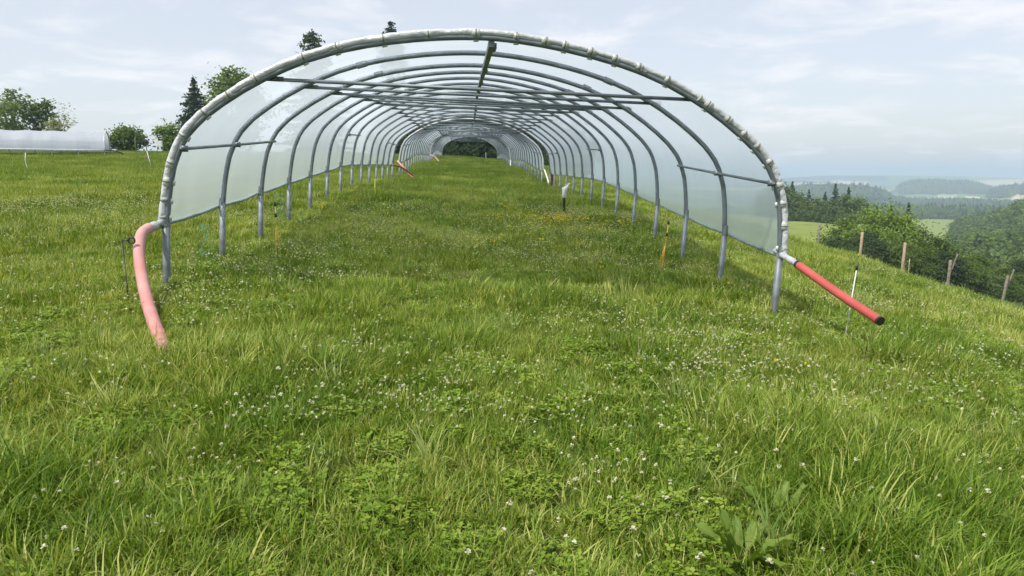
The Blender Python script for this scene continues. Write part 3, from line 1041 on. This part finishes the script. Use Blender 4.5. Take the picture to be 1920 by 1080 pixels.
M_STUBBLE = principled('stubble', (.56, .46, .27), rough=.95, var=.1, scale=.02)
M_HAY = principled('hay_meadow', (.40, .42, .20), rough=.95, var=.15, scale=.02)
FIELDS = [(29.67, 31.93, 1570, 1690, M_STUBBLE), (32.86, 33.95, 1600, 1690, M_STUBBLE), (32.8, 33.9, 2880, 3010, M_HAY), (34.3, 35.2, 2880, 3000, M_STUBBLE),
          (23.8, 26.0, 3560, 3760, M_HAY), (26.6, 28.3, 3620, 3800, M_STUBBLE), (36.9, 38.6, 2230, 2420, M_STUBBLE), (28.3, 30.2, 2900, 3100, M_HAY)]


def no_field(r, a):
    k = np.ones_like(r, bool)
    for f in FIELDS:
        k &= ~((a > f[0] - .15) & (a < f[1] + .15) & (r > f[2] - 260) & (r < f[3] + 25))
    return k


far_wood('hillside_wood', 'hazy leafy wood covering the hillside across the valley', 3800, (33.6, 60), (235, 680),
         lambda X, Y, r, a: (a > 34.2 + np.clip((420 - r) / 130, -.35, 2.2) + .7 * _noise2(X / 60, Y / 60, 2, 2)), 60, .9, False)
far_wood('valley_wood', 'blue hazy woods between the fields of the valley', 6500, (14, 44), (640, 2100),
         lambda X, Y, r, a: (_noise2(X / 330, Y / 330, 12, 3) > .2) & ((a > 35.3) | (r > 980)) & no_field(r, a), 70, 1.15)

_rw = lambda X, Y, r, a: sum(np.exp(-((a - q[0]) / q[2])**4 - ((np.log(r) - math.log(q[1])) / q[3])**2) for q in _RIDGES[:3]) + .25 * _noise2(X / 260, Y / 260, 15, 3) > .42
far_wood('ridge_wood', 'blue wooded ridges far across the valley', 8000, (18, 42), (1650, 3900), lambda X, Y, r, a: _rw(X, Y, r, a) & no_field(r, a), 80, 1.7)

for i, (a0, a1, q0, q1, mt) in enumerate(FIELDS):            # stubble and hay fields lying on the far slopes
    A, Q = np.meshgrid(np.linspace(a0, a1, 24), np.linspace(q0, q1, 10))
    A = A + .12 * _noise2(Q / 60, A * 2, 3 + i, 2)
    Q = Q + (q1 - q0) * .25 * _noise2(A * 3, Q / 400, 6 + i, 2)
    X, Y = Q * np.sin(np.radians(A)), Q * np.cos(np.radians(A))
    V = np.stack([X, Y, ground_rel(X, Y) + EYE + 1.2], -1).reshape(-1, 3)
    ii, jj = np.meshgrid(np.arange(9), np.arange(23), indexing='ij')
    F = np.stack([ii * 24 + jj, (ii + 1) * 24 + jj, (ii + 1) * 24 + jj + 1, ii * 24 + jj + 1], -1).reshape(-1, 4)
    tag(link('field', np_mesh('field', V, F, smooth=True), mat=mt), kind='structure')

# ------------------------------------------------------------------ fence above the copse
def wire_fence():
    root = empty('wire_fence', (13.2, 21.9, G(13.2, 21.9)), 'wire fence of slim wooden posts along the slope edge', 'fence')
    tops = []
    for i, (x, y, h, lean, mat, r) in enumerate([(13.2, 32.2, 1.2, .02, M_WOODG, .042), (13.2, 27.55, 1.25, .035, M_WOODG, .045), (13.2, 24.47, 1.22, .02, M_WOOD, .046), (13.2, 21.94, 1.13, .035, M_WOOD, .046), (13.25, 19.8, 1.0, .05, M_WOODG, .042), (13.35, 17.8, 1.02, .09, M_WOODG, .034)]):
        z = G(x, y)
        p = Vector((x, y, z)) - root.location
        d = Vector((lean, random.uniform(-.03, .03), 1))
        po = MB().tube([p - d * .4, p + d * h * .5, p + d * (h - .01), p + d * h], [r * 1.05, r, r * .96, r * .8], 10, wob=.05).build('post', mat, root)
        if i >= 4:
            q = p + d * h * .55
            MB().tube(spline([q, q + Vector((.10, .02, .25)), q + Vector((.20, .0, .62))], 4), [.022] * 9, 6, wob=.1).build('branch', M_WOODG, po)
        tops.append((p, d, h))
    for f in (.25, .5, .72, .92):
        pth = []
        for k, (p, d, h) in enumerate(tops):
            pth.append(p + d * h * f + Vector((-.06, 0, 0)))
            if k < len(tops) - 1:
                p2, d2, h2 = tops[k + 1]
                pth.append((p + d * h * f + p2 + d2 * h2 * f) / 2 + Vector((-.06, 0, -.025)))
        MB().tube(pth, .0025, 5).build('wire', M_WIRE, root)
    return root


wire_fence()
thin = MB()
gz = G(13.0, 21.3)
o = MB().tube([(0, 0, -.3), (.02, 0, .35), (.03, .01, .66)], .012, 6).build('stake', M_WOOD, None, (13.0, 21.3, gz))
tag(o, 'thin pale stake between two fence posts', 'stake')

# ------------------------------------------------------------------ netting posts, stakes and gear
def netting_post(x, y, label, kind, height=.95, lean=(0, 0), top=None):
    z = G(x, y)
    root = empty('netting_post', (x, y, z), label, 'netting post', 'plastic netting posts in the grass')
    d = Vector((lean[0], lean[1], 1)).normalized()
    if kind == 'tripod':
        MB().tube([d * .42, d * height], .0085, 8).build('rod', M_YELLOW, root)
        for a in (0.3, 2.4, 4.5):
            MB().tube([d * .50, Vector((math.cos(a) * .028, math.sin(a) * .028, .25)), Vector((math.cos(a) * .045, math.sin(a) * .045, -.1))], .0055, 6).build('leg', M_ORANGE, root)
        MB().tube([d * .60, d * .66], .017, 8).build('clip', M_BLACK, root)
        MB().tube([d * (height - .035), d * (height - .01), d * (height + .025)], [.016, .022, .012], 10).build('cap', M_BLACK, root)
    elif kind == 'rod':
        MB().tube([d * -.15, d * height], .0062, 8).build('rod', M_WHITE, root)
        MB().tube([d * (height - .03), d * height, d * (height + .03)], [.009, .017, .008], 10).build('cap', M_BLACK, root)
        MB().tube([d * height * .49, d * height * .54], .020, 8).build('clip', M_BLACK, root)
        MB().tube([d * .05, d * .05 + Vector((-.06, 0, -.02)), d * .0 + Vector((-.06, 0, -.1))], .007, 6).build('step', M_WHITE, root)
    return root


netting_post(-2.88, 11.35, 'yellow netting post with orange legs near the left tunnel posts', 'tripod', .80)
netting_post(3.06, 11.65, 'yellow netting post with orange legs leaning near the right tunnel posts', 'tripod', .82, (.10, 0))
netting_post(4.13, 7.85, 'white step-in netting post with black cap behind the red pipe', 'rod', .84, (.10, .0))
o = MB().tube([(0, 0, -.2), (.01, 0, .5)], .012, 6).build('marker_stake', M_YELLOW, None, (-2.55, 20.6, G(-2.55, 20.6)))
tag(o, 'thin yellow marker stake by the left posts far inside the tunnel', 'stake')
for i, (x, y, h, lb) in enumerate([(4.9, 71, .9, 'thin yellow stake beside the second tunnel on its right side'), (1.9, 84.2, .8, 'small pale stake in front of the dark wood')]):
    o = MB().tube([(0, 0, -.2), (.01, 0, h)], .03, 6).build('marker_stake', M_YELLOW if i == 0 else M_WHITE, None, (x, y, G(x, y)))
    tag(o, lb, 'stake')

# black rod with a ring leaning on the faded pipe
z = G(-3.78, 8.2)
rr_ = empty('tension_rod', (-3.62, 8.0, G(-3.62, 8.0)), 'thin black rod with a ring leaning on the faded pipe', 'rod')
a0, a1 = Vector((.02, 0, 0)), Vector((-.18, .40, .66))
MB().tube([a0, a1], .006, 6).build('rod', M_BLACK, rr_)
ring = [a1 + Vector((.10 + .034 * math.cos(t), 0, .0 + .034 * math.sin(t))) for t in np.linspace(0, 2 * PI, 17)]
MB().tube(ring, .010, 6, caps=False).build('ring', M_BLACK, rr_)
MB().tube([a1, a1 + Vector((.07, 0, .0))], .008, 6).build('hook', M_BLACK, rr_)

# post with a white bag
bg = empty('bagged_post', (2.45, 19.3, G(2.45, 19.3)), 'short dark post with a white bag pulled over its top', 'post')
MB().tube([(0, 0, -.2), (0, 0, .4), (.01, 0, .62)], .036, 10).build('post', M_BLACK, bg)
MB().tube([(0, 0, .44), (0, 0, .48), (.005, 0, .57), (.02, 0, .65), (.035, 0, .70), (.03, 0, .73)], [.048, .066, .058, .076, .064, .025], 12, wob=.13).build('bag', M_WHITE, bg)
MB().tube(spline([(.05, 0, .70), (.12, .01, .78), (.15, .01, .80)], 4), [.03, .03, .027, .025, .022, .02, .018, .015, .01], 8, wob=.15).build('bag_tip', M_WHITE, bg)

# tripod on the left meadow
tp = empty('tripod', (-17.5, 42.4, G(-17.5, 42.4)), 'thin tripod with a dark instrument standing on the left meadow', 'tripod')
for i, a in enumerate((-.6, 1.5, 3.6)):
    MB().tube([(0, 0, .95), (math.cos(a) * .32, math.sin(a) * .32, -.05)], .018, 6).build('leg', M_WHITE if i == 0 else M_WOODG, tp)
MB().tube([(0, 0, .85), (0, 0, 1.45)], .02, 8).build('column', M_BLACK, tp)
MB().tube([(0, 0, 1.33), (0, 0, 1.38), (.01, 0, 1.5), (0, 0, 1.56)], [.05, .075, .07, .03], 10).build('head', M_BLACK, tp)
# white box on legs and a pole near the bushes
bx = empty('meter_box', (-31.3, 79.0, G(-31.3, 79.0)), 'white box on thin legs in front of the bright shrub', 'box')
MB().box((0, 0, 1.05), (.58, .2, .62)).box((0, -.12, 1.05), (.5, .03, .54)).build('housing', M_WHITE, bx, smooth=False)
for x in (-.22, .22):
    MB().tube([(x * 1.4, 0, -.1), (x, 0, .76)], .03, 6).build('leg', M_STEEL, bx)
o = MB().tube([(0, 0, -.2), (0, 0, 1.62), (0, 0, 1.66)], [.045, .042, .02], 8).build('pole', M_WOODG, None, (-33.9, 79.5, G(-33.9, 79.5)))
tag(o, 'plain grey pole in front of the rounded shrub', 'pole')
o = MB().tube([(0, 0, -.2), (.03, 0, .3), (-.02, 0, .55), (.03, 0, .9)], .018, 6, wob=.2).build('marker_stake', M_WHITE, None, (-20.6, 36.5, G(-20.6, 36.5)))
tag(o, 'thin pale stake alone on the open left meadow', 'stake')

# torn green netting caught at two tunnel posts
def net(x, y, h, w, label):
    rng = random.Random(int(x * 100 + y))
    mb = MB()
    pts = {}
    nx, nz = 5, 8
    for i in range(nx):
        for k in range(nz):
            pts[i, k] = Vector((w * (i / (nx - 1) - .5) * (1 - .35 * k / nz) + rng.uniform(-.02, .02), rng.uniform(-.05, .05), h * k / (nz - 1) + rng.uniform(-.02, .02)))
    for i in range(nx):
        for k in range(nz):
            if i + 1 < nx and rng.random() < .8: mb.tube([pts[i, k], pts[i + 1, k]], .0028, 4)
            if k + 1 < nz and rng.random() < .8: mb.tube([pts[i, k], pts[i, k + 1]], .0028, 4)
    o = mb.build('netting_scrap', M_NET, None, (x, y, G(x, y)))
    tag(o, label, 'netting')


net(-3.80, 11.0, .50, .20, 'scrap of green netting hanging at the second left post')
net(-3.72, 15.0, .55, .18, 'scrap of green netting hanging at the fourth left post')

# ------------------------------------------------------------------ broad-leaved weeds one can pick out
def dock_plant(x, y, n, size, label, seed, mat=M_DOCK):
    rng = random.Random(seed)
    root = empty('dock_plant', (x, y, G(x, y) - .03), label, 'weed')
    for i in range(n):
        a = 2 * PI * i / n + rng.uniform(-.4, .4)
        L = size * rng.uniform(.75, 1.2)
        W = L * rng.uniform(.075, .115)
        el0, el1 = rng.uniform(1.15, 1.5), rng.uniform(-.3, .9)
        V, F, va = [], [], []
        px, pz = rng.uniform(.01, .05), 0.0
        m = 8
        vv = rng.uniform(.3, .8)
        for k in range(m + 1):
            t = k / m
            el = el0 + (el1 - el0) * t
            ww = W * (math.sin(PI * min(1, max(0, (t - .3) / .74))) ** .8 if t > .3 else .0) + .004
            for s_ in (-1, -.5, 0, .5, 1):
                off = s_ * ww * (1 + .10 * math.sin(k * 2.3 + s_ * 3))
                up = abs(s_) * ww * .35 + .012 * math.sin(k * 1.9 + s_ * 5) * abs(s_)
                V.append((px * math.cos(a) - off * math.sin(a) - up * math.sin(el) * math.cos(a), px * math.sin(a) + off * math.cos(a) - up * math.sin(el) * math.sin(a), pz + up * math.cos(el)))
                va.append(vv + (.25 if s_ == 0 else 0) + rng.uniform(-.12, .12))
            px += L / m * math.cos(el)
            pz += L / m * math.sin(el)
        for k in range(m):
            for j in range(4):
                F.append((k * 5 + j, k * 5 + j + 1, (k + 1) * 5 + j + 1, (k + 1) * 5 + j))
        link('leaf', np_mesh('leaf', V, F, smooth=True, var=va), root, mat=mat)
    return root


dock_plant(1.22, 3.10, 14, .25, 'large dock plant with long upright leaves in the foreground grass', 1)
dock_plant(1.55, 3.5, 8, .22, 'smaller dock plant beside the large one in the foreground', 2)
dock_plant(.84, 5.35, 7, .15, 'broad pale-leaved dock among the white clover', 3)
dock_plant(-1.98, 3.42, 6, .18, 'low dock plant hidden in the tall tufts of grass', 4)
dock_plant(.15, 4.3, 7, .13, 'small dock rosette in the short grass amid tall tufts', 5)

# ------------------------------------------------------------------ grass, clover, flowers
def blades_mesh(name, seed, n, rad_, hgt, wid, lean=(.05, .55), curl=(.3, 1.5), segs=4, mat=M_GRASS, vmu=.5, vsd=.16, straw=.03, central=1.0):
    rng = np.random.default_rng(seed)
    V, F, va = [], [], []
    for b in range(n):
        r = rad_ * math.sqrt(rng.random()) * central
        a0 = rng.uniform(0, 2 * PI)
        x, y = r * math.cos(a0), r * math.sin(a0)
        a = a0 + rng.normal(0, 1.1)
        L = hgt * rng.uniform(.5, 1.15)
        w = wid * rng.uniform(.6, 1.3)
        le, cu = rng.uniform(*lean), rng.uniform(*curl) * rng.uniform(.3, 1)
        tw = rng.normal(0, .5)
        st = rng.random() < straw
        v = np.clip(rng.normal(vmu, vsd), .02, .9) if not st else .97
        px, pz = 0., -.01
        b0 = len(V)
        for k in range(segs + 1):
            t = k / segs
            th = le + cu * t * t
            ww = w * (1 - t ** 1.6) * .5
            ca, sa = math.cos(a + tw * t), math.sin(a + tw * t)
            cx, cy_ = x + px * math.cos(a), y + px * math.sin(a)
            if k < segs:
                V += [(cx - sa * ww, cy_ + ca * ww, pz), (cx + sa * ww, cy_ - ca * ww, pz)]
                va += [v, v]
            else:
                V += [(cx - sa * .0004, cy_ + ca * .0004, pz), (cx + sa * .0004, cy_ - ca * .0004, pz)]
                va += [v, v]
            px += L / segs * math.sin(th)
            pz += L / segs * math.cos(th)
        for k in range(segs):
            F.append((b0 + 2 * k, b0 + 2 * k + 1, b0 + 2 * k + 3, b0 + 2 * k + 2))
    me = np_mesh(name, V, F, smooth=True, var=va)
    me.materials.append(mat)
    return me


def clover_mesh(name, seed, n, rad_, hgt):
    rng = np.random.default_rng(seed)
    V, F, va = [], [], []
    for b in range(n):
        r = rad_ * math.sqrt(rng.random())
        a0 = rng.uniform(0, 2 * PI)
        c = np.array([r * math.cos(a0), r * math.sin(a0), hgt * rng.uniform(.4, 1.1)])
        tilt = rng.normal(0, .3, 2)
        v = np.clip(rng.normal(.5, .15), 0, 1)
        s = rng.uniform(.008, .015)
        ph = rng.uniform(0, 2 * PI)
        for k in range(3):
            a = ph + k * 2.094
            d = np.array([math.cos(a), math.sin(a), tilt[0] * math.cos(a) + tilt[1] * math.sin(a) + .15])
            e = np.array([-math.sin(a), math.cos(a), 0])
            b0 = len(V)
            for p in (c, c + d * s * .9 + e * s * .75, c + d * s * 1.7 + e * s * .35, c + d * s * 1.7 - e * s * .35, c + d * s * .9 - e * s * .75):
                V.append(tuple(p))
                va.append(v)
            F += [(b0, b0 + 1, b0 + 2, b0 + 3), (b0, b0 + 3, b0 + 4, b0 + 4)]
    F = [f if len(set(f)) == 4 else (f[0], f[1], f[2], f[2]) for f in F]
    # keep quads only: rebuild fans as two quads sharing the midrib
    V2, F2, va2 = [], [], []
    for q in range(0, len(V), 5):
        p = [np.array(V[q + i]) for i in range(5)]
        tip = (p[2] + p[3]) / 2
        b0 = len(V2)
        V2 += [tuple(p[0]), tuple(p[1]), tuple(p[2]), tuple(tip), tuple(p[3]), tuple(p[4])]
        va2 += [va[q]] * 6
        F2 += [(b0, b0 + 1, b0 + 2, b0 + 3), (b0, b0 + 3, b0 + 4, b0 + 5)]
    me = np_mesh(name, V2, F2, var=va2)
    me.materials.append(M_CLOVER)
    return me


def flower_mesh(name, seed, n, rad_, hgt, size, mat):
    """little heads of petals on thin stalks"""
    rng = np.random.default_rng(seed)
    V, F, va = [], [], []
    for b in range(n):
        r = rad_ * math.sqrt(rng.random())
        a0 = rng.uniform(0, 2 * PI)
        c = np.array([r * math.cos(a0), r * math.sin(a0), hgt * rng.uniform(.6, 1.2)])
        s = size * rng.uniform(.7, 1.2)
        v = np.clip(rng.normal(.55, .2), 0, 1)
        for k in range(9):
            a, e = rng.uniform(0, 2 * PI), rng.uniform(-.3, 1.3)
            d = np.array([math.cos(a) * math.cos(e), math.sin(a) * math.cos(e), math.sin(e)])
            u = np.cross(d, [0, 0, 1.]); u /= np.linalg.norm(u) + 1e-6
            b0 = len(V)
            V += [tuple(c), tuple(c + d * s * .7 + u * s * .4), tuple(c + d * s), tuple(c + d * s * .7 - u * s * .4)]
            va += [v] * 4
            F.append((b0, b0 + 1, b0 + 2, b0 + 3))
        b0 = len(V)
        V += [(c[0] - .001, c[1], 0), (c[0] + .001, c[1], 0), (c[0] + .001, c[1], c[2]), (c[0] - .001, c[1], c[2])]
        va += [0.1] * 4
        F.append((b0, b0 + 1, b0 + 2, b0 + 3))
    me = np_mesh(name, V, F, var=va)
    me.materials.append(mat)
    me.materials.append(M_CLOVER)
    me.polygons.foreach_set('material_index', [1 if q % 10 == 9 else 0 for q in range(len(F))])     # each tenth face is a stalk
    return me


def spread(n, r0, r1, az=(-58, 58), dens=None, xmax=19, seed=0):
    rng = np.random.default_rng(seed)
    A = np.radians(rng.uniform(*az, n))
    R = np.sqrt(rng.uniform(r0**2, r1**2, n))
    X, Y = R * np.sin(A), R * np.cos(A)
    k = X < xmax
    if dens is not None: k &= rng.random(n) < dens(X, Y)
    X, Y = X[k], Y[k]
    return X, Y, rng


def place(X, Y, rng, s, tilt=.12):
    m = len(X)
    P = np.stack([X, Y, ground_rel(X, Y) + EYE - .005], -1)
    rot = np.stack([rng.normal(0, tilt, m), rng.normal(0, tilt, m), rng.uniform(0, 6.28, m)], -1)
    return P, rot, s


def area(r0, r1, az=116):
    return math.radians(az) * (r1**2 - r0**2) / 2


def lush(X, Y):
    """where the meadow grows tall (about 0..1): tufts outside, shorter sward inside the tunnel"""
    v = .5 + .9 * _noise2(X / 1.15, Y / 1.15, 21, 3)
    ins = np.exp(-(X / 3.4)**4) * np.clip((Y - 6.5) / 3, 0, 1)
    return np.clip(1.15 * v - .08 - .12 * ins, 0.02, 1)


AREA_MODE = globals().get('AREA_MODE', 1.0)
tall = [blades_mesh('grass_tuft', 100 + i, 46, .10, .255, .0105, lean=(.05, .9), curl=(.5, 2.9), segs=5, vmu=.46, vsd=.2) for i in range(5)]
short = [blades_mesh('grass_sward', 120 + i, 78, .17, .125, .0095, lean=(.1, 1.15), curl=(.3, 2.2), segs=3, vmu=.46, vsd=.22, straw=.07) for i in range(4)]
mid = [blades_mesh('grass_patch', 140 + i, 150, .30, .165, .0125, lean=(.1, 1.0), curl=(.3, 2.1), segs=3, vmu=.48, vsd=.21, straw=.06) for i in range(4)]
far = [blades_mesh('grass_stand', 160 + i, 170, .75, .24, .020, lean=(.05, .6), curl=(.2, 1.2), segs=2, vmu=.52, vsd=.16, straw=.06) for i in range(4)]
clov = [clover_mesh('clover_patch', 180 + i, 60, .15, .085) for i in range(3)]
clovf = [flower_mesh('clover_heads', 190 + i, 7, .24, .165, .0135, M_FLOWER_W) for i in range(4)]
yelf = [flower_mesh('yellow_heads', 195 + i, 6, .18, .185, .018, M_FLOWER_Y) for i in range(3)]
straws = [blades_mesh('stalks', 200 + i, 5, .10, .42, .0035, lean=(.02, .35), curl=(.05, .5), segs=4, mat=M_STRAW, straw=0) for i in range(2)]

X, Y, r_ = spread(int(area(1.6, 9.5) * 95), 1.6, 9.5, dens=lambda X, Y: .06 + .94 * lush(X, Y)**1.4, seed=1)
s = .34 + .80 * lush(X, Y) * r_.uniform(.6, 1.3, len(X))
scatter('tall_grass', tall, *place(X, Y, r_, s), 'long arching tufts of green grass in the near meadow', 'grass')
herbs = [blades_mesh('herb_rosette', 230 + i, 15, .035, .125, .034, lean=(.35, 1.25), curl=(.2, 1.0), segs=4, mat=M_CLOVER, vmu=.5, vsd=.2, straw=.03) for i in range(4)]
X, Y, r_ = spread(int(area(1.6, 24) * 12), 1.6, 24, dens=lambda X, Y: np.clip(.35 + 1.1 * _noise2(X / 1.3, Y / 1.3, 71, 2), .05, 1), seed=10)
scatter('meadow_herbs', herbs, *place(X, Y, r_, r_.uniform(.5, 1.25, len(X)), .15), 'small broad-leaved herbs mixed into the meadow', 'herbs')
coarse = [blades_mesh('coarse_tuft', 210 + i, 34, .07, .34, .0125, lean=(.05, .7), curl=(.6, 2.4), segs=6, mat=M_COARSE, vmu=.5, vsd=.2, straw=.04) for i in range(4)]
X, Y, r_ = spread(int(area(2.0, 24) * 2.6), 2.0, 24, dens=lambda X, Y: np.clip(.2 + 1.5 * _noise2(X / .9, Y / .9, 61, 2), 0, 1), seed=9)
scatter('coarse_grass', coarse, *place(X, Y, r_, r_.uniform(.55, 1.1, len(X)), .18), 'coarse pale green tufts with broad drooping blades', 'grass')
X, Y, r_ = spread(int(area(1.6, 9.5) * 85), 1.6, 9.5, seed=2)
scatter('short_grass', short, *place(X, Y, r_, r_.uniform(.7, 1.25, len(X))), 'short mixed green sward between the near tufts', 'grass')
X, Y, r_ = spread(int(area(8.8, 30) * 26), 8.8, 30, seed=3)
s = .55 + .75 * lush(X, Y) * r_.uniform(.6, 1.2, len(X))
scatter('meadow_grass', mid, *place(X, Y, r_, s), 'green meadow grass around and inside the first tunnel', 'grass')
X, Y, r_ = spread(int(area(28, 100, 80) * 4.2), 28, 100, az=(-42, 38), xmax=24, dens=lambda X, Y: np.clip(1.25 - np.hypot(X, Y) / 130, .3, 1), seed=4)
s = .65 + .55 * lush(X / 2.5, Y / 2.5) * r_.uniform(.6, 1.2, len(X))
scatter('distant_grass', far, *place(X, Y, r_, s, .05), 'far green meadow grass rising to the crest', 'grass')
cl_n = lambda X, Y: np.clip(.5 + 1.3 * _noise2(X / 1.6, Y / 1.6, 31, 3), 0, 1)
X, Y, r_ = spread(int(area(1.6, 11) * 15), 1.6, 11, dens=lambda X, Y: .15 + .85 * cl_n(X, Y), seed=5)
scatter('clover_leaves', clov, *place(X, Y, r_, r_.uniform(.7, 1.25, len(X))), 'low clover leaves filling gaps in the near grass', 'clover')
fl_n = lambda X, Y: np.clip(.22 + 1.2 * _noise2(X / 1.4, Y / 1.4, 41, 3), .06, 1) * np.clip((np.hypot(X, Y) - 2.0) / 4, .12, 1) * np.where((X > -1.5) | (Y > 7.5), 1, .25) * np.where(X > 5.5, .35, 1)
X, Y, r_ = spread(int(area(1.6, 20) * 32), 1.6, 20, dens=fl_n, seed=6)
scatter('clover_flowers', clovf, *place(X, Y, r_, r_.uniform(.8, 1.25, len(X))), 'white clover heads dotted through the grass', 'flowers')
ye = lambda X, Y: np.exp(-((X - 1.9) / 1.3)**2 - ((Y - 16.8) / .9)**2) + .6 * np.exp(-((X - .2) / .25)**2 - ((Y - 13.4) / .3)**2) + .5 * np.exp(-((X - 1.6) / .45)**2 - ((Y - 12.6) / .5)**2) + 1.0 * np.exp(-((X - 2.7) / .13)**2 - ((Y - 6.3) / .13)**2) + .02 * np.exp(-(X / 3.3)**4) * np.clip((Y - 9) / 3, 0, 1) + .0006
X, Y, r_ = spread(int(area(2.5, 24, 60) * 24), 2.5, 24, az=(-28, 32), dens=ye, seed=7)
scatter('yellow_flowers', yelf, *place(X, Y, r_, r_.uniform(.8, 1.3, len(X))), 'small yellow flowers in loose drifts inside the tunnel', 'flowers')
X, Y, r_ = spread(int(area(2.2, 30) * 2.2), 2.2, 30, dens=lambda X, Y: np.clip(.35 + _noise2(X / 3, Y / 3, 51, 2), 0, 1), seed=8)
scatter('dry_stalks', straws, *place(X, Y, r_, r_.uniform(.6, 1.1, len(X))), 'thin pale seed stalks standing above the grass', 'grass')

# ------------------------------------------------------------------ the hazy air
hz = MB().box((0, 0, 0), (19400, 19400, 1.0))
_zmin, _zmax = EYE - 150, EYE + 62
hz = MB().box((0, 0, (_zmin + _zmax) / 2), (19400, 19400, _zmax - _zmin))
m, n, l = material('hazy_air')
o_ = N(n, 'ShaderNodeOutputMaterial')
pv = N(n, 'ShaderNodeVolumePrincipled')
pv.inputs['Color'].default_value = (.66, .80, 1.0, 1)
pv.inputs['Density'].default_value = 0.00034
pv.inputs['Anisotropy'].default_value = .2
l.new(pv.outputs[0], o_.inputs['Volume'])
haze = hz.build('haze', m, smooth=False)
tag(haze, 'pale blue haze lying over the valley', 'haze', kind='stuff')
